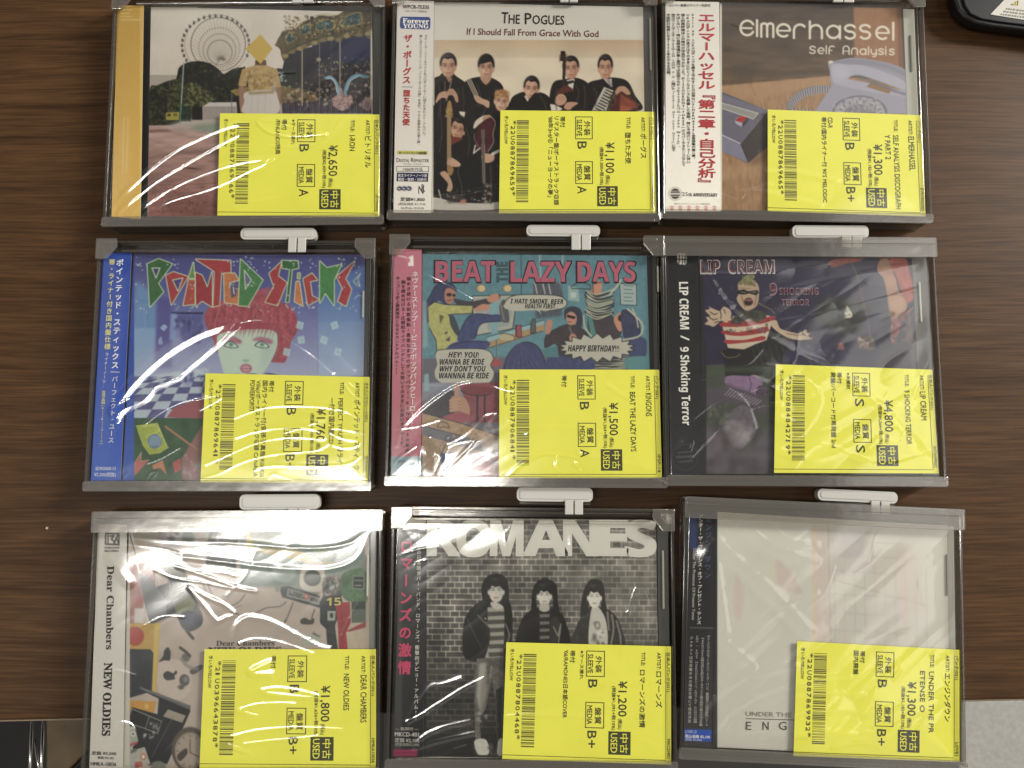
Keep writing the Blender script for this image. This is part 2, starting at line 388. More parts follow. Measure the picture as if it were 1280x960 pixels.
class Disc:
    """one CD: its place on the table, its tracing frame, and helpers to print on it"""
    def __init__(s, n, corners, frame, canvas, base):
        x0, y0, sc = frame; s.n = n
        P = np.array([at(x0 + a / sc, y0 + b / sc, 0.0120) for a, b in corners])[:, :2] * 1000
        ref = np.array([(-71, 61), (71, 61), (71, -61), (-71, -61)], float)
        s.c = P.mean(0); A = P - s.c
        s.rz = math.atan2((ref[:, 0] * A[:, 1] - ref[:, 1] * A[:, 0]).sum(), (ref * A).sum())
        R = s.R = np.array([[math.cos(s.rz), -math.sin(s.rz)], [math.sin(s.rz), math.cos(s.rz)]])
        L = A @ R
        s.x0, s.x1 = L[[0, 3], 0].mean(), L[[1, 2], 0].mean(); s.y1, s.y0 = L[:2, 1].mean(), L[2:, 1].mean()
        s.art = Art(*canvas, base); s.fr = frame; s.base_fr = frame
        s.ridges = []; s.lays = {}
    def f(s, x0, y0, sc): s.fr = (x0, y0, sc); s.art.f(x0, y0, sc); return s
    def px(s, p): return parse(p) / s.fr[2] + np.array(s.fr[:2])
    def loc(s, p, z=12.0):
        q = s.px(p); P = at(q[:, 0], q[:, 1], z / 1000)[:, :2] * 1000
        return (P - s.c) @ s.R
    def world(s, xy, z):
        xy = np.asarray(xy, float) @ s.R.T + s.c
        return np.concatenate([xy / 1000, np.full(xy.shape[:-1] + (1,), z / 1000)], -1)
    def zof(s, lay): return 10.42 if lay.startswith('title') else 11.75
    def lay(s, name):
        if name not in s.lays: s.lays[name] = MB()
        return s.lays[name]
    def emit(s, lay, V, F, z, col):
        m = col if not isinstance(col, str) else ink(col)
        s.lay(lay).add([(x, y, z) for x, y in V], F, m)
    def T(s, lay, body, p0, p1, h, col, bold=0.0, z=None, h_all=False):
        """lettering whose baseline runs p0 -> p1, fitted to that length, h tall"""
        z = s.zof(lay) if z is None else z
        v, F = glyphs(body, min(bold, 0))
        if not len(v): return
        (ax, ay), (bx, by) = s.loc([p0, p1], z); L = math.hypot(bx - ax, by - ay)
        d = np.array([bx - ax, by - ay]) / L; up = np.array([-d[1], d[0]])
        k = L / math.hypot(p1[0] - p0[0], p1[1] - p0[1])
        a, b = v.min(0), v.max(0); y0 = a[1] if h_all else 0.0
        X = (v[:, 0] - a[0]) / max(b[0] - a[0], 1e-6) * L; Y = (v[:, 1] - y0) / max(b[1] - y0, 1e-6) * h * k
        for i, (ox, oy) in enumerate(shifts(bold)):
            s.emit(lay, np.array([ax, ay]) + (X + ox * h * k)[:, None] * d + (Y + oy * h * k)[:, None] * up, F, z + .03 * i, col)
    def V(s, lay, body, p0, p1, size, col, bold=0.0, z=None, wide=1.0):
        """upright column of characters from p0 (top centre) to p1 (bottom centre)"""
        z = s.zof(lay) if z is None else z
        A, B = s.loc([p0, p1], z); k = np.hypot(*(B - A)) / math.hypot(p1[0] - p0[0], p1[1] - p0[1]); n = len(body)
        d = (B - A) / np.hypot(*(B - A)); lft = np.array([-d[1], d[0]])   # +lft is to the right of the column
        step = np.hypot(*(B - A)) / n; tall = min(size * k, step * .98); wide = wide * size * k / tall; size = tall / k
        for i, ch in enumerate(body):
            if ch in ' 　': continue
            v, F = glyphs(ch, 0.0); C = A + d * step * (i + .5)
            full = ord(ch) > 0x2E80 or ch in '・'
            cx = .5 if full else (v[:, 0].min() + v[:, 0].max()) / 2
            q = (v - np.array([cx, .38 if full else .34])) * size * k
            if ch in TURN: q = np.stack([q[:, 1], -q[:, 0]], -1)
            if ch in '、。': q = q + np.array([.55, .5]) * size * k
            q[:, 0] *= wide
            for j, (ox, oy) in enumerate(shifts(bold)):
                s.emit(lay, C + (q[:, :1] + ox * size * k) * lft - (q[:, 1:] + oy * size * k) * d, F, z + .03 * j, col)
    def quad(s, lay, p, col, z=None):
        z = s.zof(lay) if z is None else z
        s.emit(lay, s.loc(p, z), [tuple(range(len(parse(p))))[::-1]], z, col)
    def ridge(s, p, w=0.75, a=0.42, sm=True):
        s.ridges.append((s.loc(p, 13), w, a, sm))
    def sheet(s, name, p, z, parent, step=.36, thick=.22):
        """printed paper sheet: a fine grid carrying the rasterised print as a colour attribute"""
        c = s.loc(p, z); W = np.hypot(*(c[1] - c[0])); H = np.hypot(*(c[3] - c[0])); nx, ny = int(W / step), int(H / step)
        U, T_ = np.meshgrid(np.linspace(0, 1, nx), np.linspace(0, 1, ny)); U = U[..., None]; T_ = T_[..., None]
        G = (c[0] * (1 - U) + c[1] * U) * (1 - T_) + (c[3] * (1 - U) + c[2] * U) * T_
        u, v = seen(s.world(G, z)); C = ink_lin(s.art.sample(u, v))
        n = nx * ny; rim = np.concatenate([np.arange(nx), np.arange(2 * nx - 1, n, nx), np.arange(n - 2, n - nx - 1, -1), np.arange(n - 2 * nx, 0, -nx)])
        P = np.concatenate([G.reshape(-1, 2), G.reshape(-1, 2)[rim]]); Z = np.full(len(P), z); Z[n:] = z - thick
        co = np.concatenate([P, Z[:, None]], 1) / 1000
        i = (np.arange(ny - 1)[:, None] * nx + np.arange(nx - 1)).ravel()
        Q = np.stack([i, i + nx, i + nx + 1, i + 1], 1)
        k = np.arange(len(rim)); R_ = np.stack([rim, np.roll(rim, -1), n + np.roll(k, -1), n + k], 1)
        o = gridmesh(name, co, np.concatenate([Q, R_]), [PRINT], parent)
        at_ = o.data.color_attributes.new('print', 'FLOAT_COLOR', 'POINT')
        cc = np.ones((len(P), 4), np.float32); cc[:n, :3] = C.reshape(-1, 3); cc[n:, :3] = 0.5
        at_.data.foreach_set('color', cc.ravel()); return o
def gridmesh(name, co, quads, mats, parent, smooth=False):
    me = bpy.data.meshes.new(name); n, m = len(co), len(quads)
    me.vertices.add(n); me.vertices.foreach_set('co', np.asarray(co, np.float32).ravel())
    me.loops.add(4 * m); me.loops.foreach_set('vertex_index', np.asarray(quads, np.int32).ravel())
    me.polygons.add(m); me.polygons.foreach_set('loop_start', np.arange(m, dtype=np.int32) * 4)
    me.polygons.foreach_set('use_smooth', np.full(m, smooth))
    for q in mats: me.materials.append(q)
    me.update(calc_edges=True); me.validate()
    return put(bpy.data.objects.new(name, me), parent)

# ------------------------------------------------------------------ shrink film with its creases
def crease_height(s, P, w):
    """crease heights, flanks sloped to mirror the tube into the camera and shine"""
    n = len(P); d = np.gradient(P, axis=0); d /= np.linalg.norm(d, axis=1, keepdims=True) + 1e-9; d = d @ s.R.T
    W_ = s.world(P, 13.0); v = np.array([0, 0, CAMZ]) - W_; v /= np.linalg.norm(v, axis=1, keepdims=True); best = np.full(n, 9.0); out = np.zeros(n)
    for lx in np.linspace(TUBE[0] - .45, TUBE[0] + .45, 13):
        l = np.array([lx, TUBE[1], TUBE[2]]) - W_; l /= np.linalg.norm(l, axis=1, keepdims=True); g = v + l; g = g[:, :2] / g[:, 2:]
        along = np.abs((g * d).sum(1)); side = np.abs(g[:, 0] * -d[:, 1] + g[:, 1] * d[:, 0]); m = along < best; best[m] = along[m]; out[m] = side[m]
    k = np.ones(5) / 5; out = np.convolve(np.pad(out, 2, mode='edge'), k, 'valid')
    return np.clip(out, .05, .6) * w
def make_film(s, parent, swell=1.0, facets=1.0):
    step = .38; x0, x1, y0, y1 = s.x0 - .6, s.x1 + .6, s.y0 - .8, s.y1 + .6
    nx, ny = int((x1 - x0) / step), int((y1 - y0) / step)
    X, Y = np.meshgrid(np.linspace(x0, x1, nx), np.linspace(y1, y0, ny))
    r = np.random.RandomState(100 + s.n)
    # slack: long soft folds running from the lower left to the upper right, as heat-shrunk wrap does
    t = math.radians(32 + r.rand() * 16); a = X * math.cos(t) + Y * math.sin(t); b = -X * math.sin(t) + Y * math.cos(t)
    def fold(sa, sb, seed):
        q = np.random.RandomState(seed); n = 60; g = q.rand(n, n)
        ia = np.clip((a + 110) / sa, 0, n - 2); ib = np.clip((b + 110) / sb, 0, n - 2)
        i, j = ia.astype(int), ib.astype(int); fa, fb = ia - i, ib - j; fa = fa * fa * (3 - 2 * fa); fb = fb * fb * (3 - 2 * fb)
        return (g[j, i] * (1 - fa) + g[j, i + 1] * fa) * (1 - fb) + (g[j + 1, i] * (1 - fa) + g[j + 1, i + 1] * fa) * fb
    Z = swell * (.9 * fold(46, 22, s.n * 7 + 1) + .30 * fold(30, 9, s.n * 7 + 2))
    Z += facets * .55 * np.abs(fold(40, 16, s.n * 7 + 3) - .5) + facets * .16 * np.abs(fold(22, 6, s.n * 7 + 4) - .5)
    # faint stray creases that run with the folds
    for k in range(15):
        cx, cy = x0 + r.rand() * (x1 - x0), y0 + r.rand() * (y1 - y0); th = t + r.randn() * .45; L_ = 8 + 26 * r.rand(); bw = r.randn() * 4
        e_ = np.array([math.cos(th), math.sin(th)]); nn = np.array([-e_[1], e_[0]])
        s.ridges.append((np.array([[cx, cy] - e_ * L_ / 2, [cx, cy] + nn * bw, [cx, cy] + e_ * L_ / 2]), .35 + .5 * r.rand(), (.03 + .07 * r.rand()) * max(.4, min(1, facets * 1.5)), True))
    for P, w, h, sm in s.ridges:
        if sm: P = spline(P, False)
        D = np.full(X.shape, 99.0); H = np.full(X.shape, h)
        if h >= .3: w = w * 1.75; hs = crease_height(s, P, w)
        for k, (p, q) in enumerate(zip(P[:-1], P[1:])):
            m = 4 * w + .5
            i0, i1 = int((min(p[0], q[0]) - m - x0) / step), int((max(p[0], q[0]) + m - x0) / step) + 2
            j0, j1 = int((y1 - max(p[1], q[1]) - m) / step), int((y1 - min(p[1], q[1]) + m) / step) + 2
            i0, j0 = max(i0, 0), max(j0, 0)
            if i1 <= i0 or j1 <= j0 or i0 >= nx or j0 >= ny: continue
            xs, ys = X[j0:j1, i0:i1], Y[j0:j1, i0:i1]; e = q - p; L = (e ** 2).sum() + 1e-9
            u = np.clip(((xs - p[0]) * e[0] + (ys - p[1]) * e[1]) / L, 0, 1)
            sub = D[j0:j1, i0:i1]; dd = np.hypot(xs - p[0] - u * e[0], ys - p[1] - u * e[1])
            if h >= .3: np.copyto(H[j0:j1, i0:i1], hs[k] + (hs[min(k + 1, len(hs) - 1)] - hs[k]) * u, where=dd < sub)
            np.minimum(sub, dd, out=sub)
        if h >= .3:      # a sharp fold: two nearly flat flanks meeting in a slightly rounded crest
            q = np.clip(np.sqrt(D * D + .02) / w, 0, 1); Z = Z + H * (1.15 * (1 - q) - .15 * (1 - q * q))
        else: Z = Z + H * (.9 + .25 * fold(9, 9, s.n * 13 + len(P))) * np.exp(-(D / w) ** 2)
    e = np.minimum(np.minimum(X - x0, x1 - X), np.minimum(Y - y0, y1 - Y))
    g = np.clip(e / 14, 0, 1); Z = 12.35 + Z * g * g * (3 - 2 * g) * .9 + Z * .1 * np.clip(e / 2, 0, 1)
    Z[0, :] = Z[-1, :] = 5.0; Z[:, 0] = Z[:, -1] = 5.0
    Z[1, 1:-1] = Z[-2, 1:-1] = 11.9; Z[1:-1, 1] = Z[1:-1, -2] = 11.9
    i = (np.arange(ny - 1)[:, None] * nx + np.arange(nx - 1)).ravel()
    return gridmesh('shrink_film', np.stack([X.ravel(), Y.ravel(), Z.ravel()], 1) / 1000, np.stack([i, i + nx, i + nx + 1, i + 1], 1), [FILM], parent, True)

# ------------------------------------------------------------------ yellow price label
def price_label(s, Q, genre, artist, title, price, sub, sleeve, media, notes, code, foot, parent, wide=0):
    Q = parse(Q); s.f(0, 0, 1)
    def P(x, y): return tuple((Q[0] * (1 - x) + Q[1] * x) * (1 - y) + (Q[3] * (1 - x) + Q[2] * x) * y)
    Wd = np.hypot(*(Q[1] - Q[0])); Z = 12.05
    mb = MB(); c = s.loc(Q, Z)
    mb.add([(x, y, Z) for x, y in c] + [(x, y, Z - .12) for x, y in c], [(3, 2, 1, 0), (4, 5, 6, 7), (0, 1, 5, 4), (1, 2, 6, 5), (2, 3, 7, 6), (3, 0, 4, 7)], YEL)
    base = mb.build('price_label', parent)
    z = Z + .06; K = YINK; Yl = YEL
    def tx(lay, body, x, y0, y1, h, m=K, zz=z, bold=0.010): s.T(lay, body, P(x, y0), P(x, y1), h * Wd, m, bold, zz)
    def ln(b, ch=.0305): return sum(ch * (2 if ord(q) > 0x2E80 else 1) for q in b)
    def bar(lay, x0, x1, y0, y1, m=K, zz=z): s.emit(lay, s.loc([P(x0, y0), P(x1, y0), P(x1, y1), P(x0, y1)], zz), [(3, 2, 1, 0)], zz, m)
    def frame(lay, x0, x1, y0, y1, t=.005):
        u = t * 1.45
        bar(lay, x0, x1, y0, y0 + u); bar(lay, x0, x1, y1 - u, y1); bar(lay, x0, x0 + t, y0 + u, y1 - u); bar(lay, x1 - t, x1, y0 + u, y1 - u)
    tx('lettering', genre, .976, .055, min(.055 + ln(genre, .0195), .42), .019)
    tx('lettering', foot, .976, .93 - ln(foot, .021), .945, .019)
    bar('lettering', .967, .970, .055, .955); bar('lettering', .0, .97, .962, .967)
    tx('lettering', 'ARTIST:', .917, .055, .2, .022); tx('lettering', artist, .912, .215, min(.215 + ln(artist), .93), .036)
    tx('lettering', 'TITLE:', .822, .055, .17, .022)
    for i, b in enumerate(title):
        y1 = min(.205 + ln(b, .0455 if wide else .0305), .965)
        tx('lettering', b, .814 - .054 * i, .205, y1, .033 if not wide else .03)
    tx('lettering', price, .684, .305, .605, .054, bold=.012); tx('lettering', '(税込)', .686, .625, .715, .024)
    tx('lettering', sub, .648, .35, .722, .022)
    bar('used_stamp', .627, .759, .733, .931, K, z)
    tx('used_stamp', '中', .700, .752, .825, .046, Yl, z + .06, .012); tx('used_stamp', '古', .700, .842, .915, .046, Yl, z + .06, .012)
    tx('used_stamp', 'USED', .640, .75, .915, .042, Yl, z + .06, .012)
    for nm, y, k1, k2, g in (('grade_box', .053, '外装', 'SLEEVE', sleeve), ('grade_box.', .49, '盤質', 'MEDIA', media)):
        frame(nm, .487, .600, y, y + .222)
        tx(nm, k1, .548, y + .045, y + .185, .036); tx(nm, k2, .498, y + .03, y + .19, .032)
        tx('lettering', g, .502, y + .245, y + .245 + .072 * len(g), .056, bold=.008)
    for i, b in enumerate(notes):
        x = .392 - .039 * i; small = b.startswith('※')
        if small: tx('lettering', b, .452, .055, .055 + ln(b, .022), .022); continue
        tx('lettering', b, x - (.0 if not notes[0].startswith('※') else -.039), .055, min(.055 + ln(b, .0262), .945), .029)
    q = np.random.RandomState(int(''.join(ch for ch in code if ch.isdigit())[-6:])); y = .095
    while y < .885:
        t = .0045 * (1 + (q.rand() > .62) * 1.4); bar('barcode', .108, .186, y, min(y + t, .894), BARINK); y += t + .0046 * (1 + (q.rand() > .66) * 1.5)
    cs = list('*' + code + '*')
    for i, ch in enumerate(cs):
        y0 = .10 + .74 * i / len(cs); tx('lettering', ch, .070, y0, y0 + (.036 if ch != '1' else .016), .026 if ch != '*' else .034, bold=.008)
    tx('lettering', 'きいろ/YELLOW', .030, .055, .325, .021)
    for nm in ('lettering', 'barcode', 'used_stamp', 'grade_box', 'grade_box.'):
        s.lays.pop(nm).build(nm.strip('.'), base)
    return base

# ------------------------------------------------------------------ security case that holds one CD
def keeper(s, label, kind, hook, stem):
    t = thing('security_case', label, 'security case', (s.c[0] / 1000, s.c[1] / 1000, 0), s.rz, 'clear security cases locked around the CDs')
    x0, x1, y0, y1 = s.x0 - 2.5, s.x1 + 2.6, s.y0 - 4.4, s.y1 + 8.0
    b = MB(); b.prism(rrect(x0, x1, y0, y1, 2.5), 0.2, 1.5, KEEP)
    w = 1.7
    b.box(x0, x0 + w, y0 + 2.5, y1 - 2.5, 1.52, 14.2, KEEP); b.box(x1 - w, x1, y0 + 2.5, y1 - 2.5, 1.52, 14.2, KEEP)
    b.box(x0 + 2.5, x1 - 2.5, y0, y0 + w, 1.52, 13.4, KEEP); b.box(x0 + 2.5, x1 - 2.5, y1 - w, y1, 1.52, 11.5, KEEP)
    b.build('tray', t, .5)
    b = MB(); b.prism(rrect(x0 - .4, x1 + .4, y0 - .4, s.y0 + .9, 1.4), 13.45, 14.9, KEEPLIP); b.build('bottom_lip', t, .45)
    if kind == 'bar':
        b = MB(); b.prism(rrect(x0 - .2, x1 + .6, s.y1 - 2.6, y1 + .3, 1.0), 14.25, 15.6, KEEPLIP)
        b.box(x0 + 1, x1 - 1, y1 - 3.6, y1 - 3.2, 15.62, 15.95, KEEPLIP); b.build('top_bar', t, .4)
    else:
        for sg in (-1, 1):
            e = x0 - .3 if sg < 0 else x1 + .3
            P = [(e, y1 + .2), (e - sg * 11, y1 + .2), (e - sg * 11.4, y1 - 4.5), (e - sg * 6.2, y1 - 11.2), (e, y1 - 11.2)]
            b = MB(); b.prism(P, 14.25, 15.7, KEEPLIP); b.build('corner_tab', t, .5)
        b = MB(); b.box(x0 + 12, x1 - 12, s.y1 + 1.2, s.y1 + 2.6, 11.6, 13.2, KEEP); b.box(x0 + 12, x1 - 12, s.y1 + 5.2, s.y1 + 5.7, 11.6, 12.6, KEEP)
        b.build('top_rail', t, .3)
    s.f(0, 0, 1)
    (hx0, hy1), (hx1, hy0) = s.loc([(hook[0], hook[1]), (hook[2], hook[3])], 12)
    hx0, hx1 = sorted((hx0, hx1)); b = MB()
    hy0 = max(hy0, y1 + .35)
    b.prism(rrect(hx0, hx1, hy0, hy1, 2.6), 7.5, 12.2, HOOK); b.prism(rrect(hx0 + 1.6, hx1 - 1.6, hy0 + 1.3, hy1 - 1.3, 1.4), 12.2, 12.45, HOOK)
    hk = b.build('lock_hook', t, 1.0, 3)
    b = MB(); b.box(hx0 + 1.5, hx1 - 1.0, hy0 - .1 - 1.6, hy0 - .25, 8.2, 11.0, KEEP); b.build('hook_guide', hk, .3)
    sx0, sx1 = sorted(s.loc([(stem[0], hook[3]), (stem[1], hook[3])], 12)[:, 0]); sy = s.loc([(stem[0], stem[2])], 12)[0, 1]
    b = MB(); b.box(sx0, (sx0 + sx1) / 2 - .3, sy, hy0 + 1, 11.9, 13.3, HOOK); b.box((sx0 + sx1) / 2 + .3, sx1, sy, hy0 + 1, 11.9, 13.3, HOOK)
    b.build('stem', hk, .3)
    return t

# ------------------------------------------------------------------ the CD itself
def disc(s, label, booklet, obi, edge, strip_from, slot, art_done=True, swell=.5, facets=.6):
    """jewel case, printed booklet and obi, film; the price label is added by the caller"""
    s.art.done()
    t = thing('compact_disc', label, 'CD', (s.c[0] / 1000, s.c[1] / 1000, 0), s.rz, 'second-hand CDs laid out in three rows')
    x0, x1, y0, y1 = s.x0, s.x1, s.y0, s.y1
    b = MB(); b.prism(rrect(x0 + .6, x1 - .6, y0 + .6, y1 - .6, 1.0), 1.7, 8.4, TRAY); jc = b.build('jewel_case', t, .4)
    s.f(*s.base_fr)
    ex0, ex1 = s.loc([(strip_from, 300), (edge[1], 300)], 11)[:, 0]
    g = MB(); g.box(ex0, ex1, y0 + 1.2, y1 - 1.2, 8.42, 10.4, edge[0]); sp = g.build('tray_edge', jc, .3)
    if slot:
        g = MB(); (sx, sy1), (_, sy0) = s.loc([(slot[0], slot[1]), (slot[0], slot[2])], 11)
        g.box(sx - .55, sx + .55, sy0, sy1, 10.42, 11.1, slot[3]); g.build('hinge_slot', jc, .3)
    g = MB(); w = 1.1
    for a in ((x0, x1, y1 - w, y1), (x0, x1, y0, y0 + w), (x0, x0 + w, y0 + w + .02, y1 - w - .02), (x1 - w, x1, y0 + w + .02, y1 - w - .02)): g.box(*a, 8.5, 11.45, LID)
    g.box(x0 + w + .02, x1 - w - .02, y0 + w + .02, y1 - w - .02, 10.75, 11.4, LID); g.build('lid', jc)
    s.f(*s.base_fr)
    bk = s.sheet('booklet', booklet, 10.3, t)
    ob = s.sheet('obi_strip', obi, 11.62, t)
    if 'title' in s.lays: s.lays.pop('title').build('title_lettering', bk)
    if 'title2' in s.lays: s.lays.pop('title2').build('subtitle_lettering', bk)
    if 'obi' in s.lays: s.lays.pop('obi').build('lettering', ob)
    make_film(s, t, swell, facets)
    return t

# ================================================================== the nine CDs: printed artwork, obi, film creases
RG = random.Random(11)
def cd1():
    d = Disc(1, [(85, 25), (1130, 25), (1142, 880), (62, 868)], (120, 0, 3.2), (128, -8, 492, 290), '#9d9389'); A = d.art
    d.f(180, 0, 6); A.grad('40,50 1720,560', '#bdb5ac', '#c2b6aa'); A.mottle('40,50 1720,700', 90, 90, .03, 4)
    # observation wheel
    for k in range(46):
        a = math.radians(k * 360 / 46); r0, r1 = (40, 235)
        x, y = 560 + 205 * math.cos(a), 335 + 205 * math.sin(a)
        A.line([(575 + 18 * math.cos(a), 440 + 18 * math.sin(a)), (x, y)], 4.2, '#8d837a', .5)
        for t in (.45, .6, .75): A.ell(575 + (x - 575) * t, 440 + (y - 440) * t, 5.5, 5.5, '#5d554e', .65, .5)
    A.ell(556, 332, 208, 204, '#5f564f', .85, 0, 0, .034); A.ell(548, 332, 246, 222, '#7d736b', .6, 0, 0, .022)
    for a in range(150, 385, 10):
        t = math.radians(a); x, y = 537 + 252 * math.cos(t), 340 + 222 * math.sin(t)
        A.ell(x, y - 7, 10, 5, '#3a3532', .8, .4, 20); A.ell(x, y + 5, 9, 8, '#25211f', .85, .4)
    A.ell(578, 440, 26, 18, '#5b5450', .8, .5); A.line('540,490 575,440 610,450', 5, '#4c4642')
    for q in range(24): A.line([(575, 445), (480 + q * 9, 545)], 1.5, '#b9b0a8', .5)
    # park trees
    A.leafy('250,560 270,500 340,465 430,460 500,480 560,520 600,555 660,520 740,505 760,520 760,760 240,760', '#1c1c16', 320, 10, ['#0e0e0a', '#3a3a26', '#20202a', '#45452a'], 1)
    A.leafy('44,665 100,640 170,610 250,595 300,640 300,900 44,920', '#25261a', 260, 11, ['#4a4b28', '#121209', '#525430'], 2)
    A.leafy('300,660 350,620 400,625 440,665 500,690 525,740 480,790 420,860 300,880', '#34351f', 300, 10, ['#17180c', '#62623a', '#6d6d44'], 3)
    A.leafy('40,700 110,670 165,720 165,940 40,945', '#1c1d14', 200, 10, ['#0c0c07', '#40412a'], 4)
    A.poly('165,845 265,840 262,900 165,900', '#8f8434'); A.poly('175,855 200,852 200,872 175,874', '#3a341c'); A.poly('220,852 248,850 248,870 220,872', '#5a5430')
    A.poly('285,800 350,790 355,910 280,910', '#1f2c22', tex=.3); A.poly('360,800 440,800 440,900 360,900', '#1a1512', tex=.3)
    A.line('298,470 270,925', 9, '#8b9a9c'); A.line('280,780 270,925', 9, '#3f7464')
    A.poly('438,798 490,768 700,766 690,800', '#b3aaa6'); A.poly('438,798 690,798 690,900 438,895', '#8d837e', tex=.05)
    A.line('658,680 658,850', 6, '#5d6a70'); A.poly('645,680 740,655 860,650 860,690 690,720', '#7f6a3c', tex=.2)
    A.poly('690,730 760,720 760,850 700,850', '#201914', tex=.4)
    # carousel
    d.f(320, 0, 6)
    A.poly('215,440 260,390 860,240 866,850 200,850 170,640', '#14121a', tex=.25)
    A.poly('420,330 640,280 860,250 862,480 700,470 430,420', '#12142e', tex=.2); A.poly('640,300 860,260 862,440 650,470', '#12163f', tex=.15)
    for i in range(26): A.line([(500 + i * 14, 480 + (i * 37 % 40)), (500 + i * 14, 600)], 3, ['#3a3748', '#4a4038', '#2c2a3a'][i % 3], .6)
    A.dots(430, 540, 860, 740, 150, 7, ['#5a4a38', '#2b3144', '#6e5c48', '#1a1518', '#40302a'], 5)
    A.leafy('150,520 230,520 300,500 340,560 340,670 190,640', '#151a16', 60, 11, ['#20281f', '#0d100e'], 6)
    A.dots(170, 540, 225, 610, 14, 8, ['#8d98a0', '#aab0b2'], 7)
    A.poly('165,640 350,670 450,690 460,760 165,775', '#6e5a34', tex=.35)
    for i in range(9): A.line([(170, 655 + i * 13), (440, 690 + i * 8)], 3, '#2c2214', .7)
    for i in range(44): A.line([(180 + i * 15.5, 755 + (i * 7 % 12)), (178 + i * 15.5, 850)], 6, ['#6e5468', '#7d6274', '#4a3644'][i % 3], .85)
    A.dots(430, 430, 860, 560, 90, 6, ['#8a7a5c', '#3d4460', '#b09a70', '#554838'], 21, .8); A.dots(240, 620, 860, 790, 150, 11, ['#8a7868', '#3a2c26', '#6d584a', '#9d8c80', '#241c1a'], 8)
    for x, w, c in ((346, 9, '#9a8c78'), (630, 10, '#8b7e74'), (476, 7, '#6f675e'), (566, 4, '#5d564e'), (862, 8, '#a89c90')): A.line([(x, 280 if x > 400 else 380), (x, 790)], w, c)
    A.ell(470, 447, 18, 16, '#8d8a7c', .9, .3)
    A.poly('150,330 190,250 210,230 290,215 340,175 385,150 430,140 480,115 560,120 610,112 650,90 690,55 760,50 820,60 862,50 864,235 760,262 640,295 540,300 440,330 350,370 250,400 215,460 190,420 180,370', '#4a402a', sm=True, tex=.35)
    for p in ('225,260 290,240 300,290 235,330', '325,210 400,175 410,240 335,265', '455,165 580,145 585,215 460,235', '640,140 780,85 790,180 640,200'):
        A.poly(p, '#7d6c3c', sm=True); P = parse(p); c = P.mean(0); A.poly(c + (P - c) * .8, '#27484e', sm=True, tex=.5)
        A.ell(c[0], c[1] + 12, 34, 8, '#15252c', .8, .5, -10); A.line([c - (30, 6), c + (34, -12)], 5, '#6f8a88', .6); A.line([c + (0, 10), c + (4, -30)], 4, '#8aa09a', .7)
    A.dots(215, 120, 860, 290, 420, 7, ['#8d7a48', '#2a2415', '#a5945f', '#1a160e', '#5c5030'], 9, .75)
    for i, (x, y) in enumerate(((220, 420), (270, 390), (330, 365), (360, 345), (440, 322), (500, 300), (560, 290), (620, 300), (680, 270), (770, 262), (840, 255))): A.ell(x, y, 26, 17, ['#8a7a50', '#6e6040'][i % 2], .9, .3)
    A.line('215,400 350,330 500,280 640,245 860,205', 8, '#2a2416', .8, True); A.line('190,250 340,170 480,108 610,112 690,58 860,52', 7, '#97865a', .8, True)
    A.line('525,585 560,578 600,620 618,690 610,740', 22, '#6d8ea0', 1, True); A.line('535,592 565,590 595,630 606,690', 7, '#b7c6cc', .9, True)
    A.line('800,570 750,566 700,600 672,670 672,730', 22, '#5f8296', 1, True); A.line('760,575 710,606 684,672', 7, '#a9bcc4', .9, True); A.ell(815, 575, 36, 12, '#4a6a70')
    A.poly('570,740 620,710 640,660 660,710 720,725 710,790 650,830 590,800', '#8f7170', sm=True, tex=.3); A.dots(580, 720, 715, 820, 40, 9, ['#b09694', '#6a4e50', '#9c8078'], 10)
    A.ell(835, 780, 40, 50, '#7d6462', .9, .2); A.ell(835, 785, 22, 30, '#55403f', .8, .3)
    A.ell(420, 135, 15, 13, '#1a1614'); A.ell(200, 250, 9, 12, '#3a3020'); A.ell(155, 335, 12, 14, '#57513c')
    # standing person with a yellow square held before the face
    d.f(180, 0, 6)
    A.poly('835,450 915,450 920,500 830,500', '#5c4236'); A.poly('840,455 880,455 875,480 845,480', '#2b1d18')
    A.poly('712,640 745,640 760,840 725,850', '#8a6656', sm=True); A.poly('990,640 1025,640 1015,850 985,850', '#80604f', sm=True)
    A.poly('735,520 830,490 920,490 1000,520 1030,650 985,655 975,600 960,680 790,690 775,600 765,650 705,640', '#a08556', tex=.12)
    A.dots(775, 540, 965, 670, 110, 12, ['#8a6e40', '#b59a68', '#6f5632', '#947848'], 11, .55)
    A.poly('765,690 960,675 1000,720 1000,850 750,850 752,760', '#b5aca6', sm=True); A.poly('770,640 800,690 960,680 985,640 975,700 790,710', '#7d5f34', .7, 3)
    for x in (800, 850, 905): A.line([(x + 10, 700), (x, 850)], 5, '#9c928c', .6)
    A.poly('873,258 965,365 873,482 762,365', '#b1923c')
    # plaza
    d.f(130, 130, 6); A.grad('330,160 2080,850', '#a0847c', '#7d4f48')
    A.mottle('330,150 2080,860', 10, 40, .10, 12); A.mottle('330,150 2080,860', 60, 160, .10, 13)
    A.poly('420,180 560,125 2080,120 2080,210 620,200 480,190', '#a59a92', .6, 6); A.poly('640,180 720,150 880,140 2080,140 2080,220 800,225', '#6f7f70', .8, 6)
    A.poly('335,195 470,190 520,205 335,215', '#5e3e3a', .8, 3); A.poly('335,400 560,345 900,330 2080,330 2080,350 600,380 335,410', '#5e4442', .5, 4)
    A.line('330,610 600,605 900,590', 3, '#4b2c2a', .8); A.ell(650, 482, 70, 8, '#3c2624', .8, .6, 6)
    A.dots(335, 620, 870, 830, 260, 6, ['#4f2826', '#824a46', '#5d3432'], 14, .5)
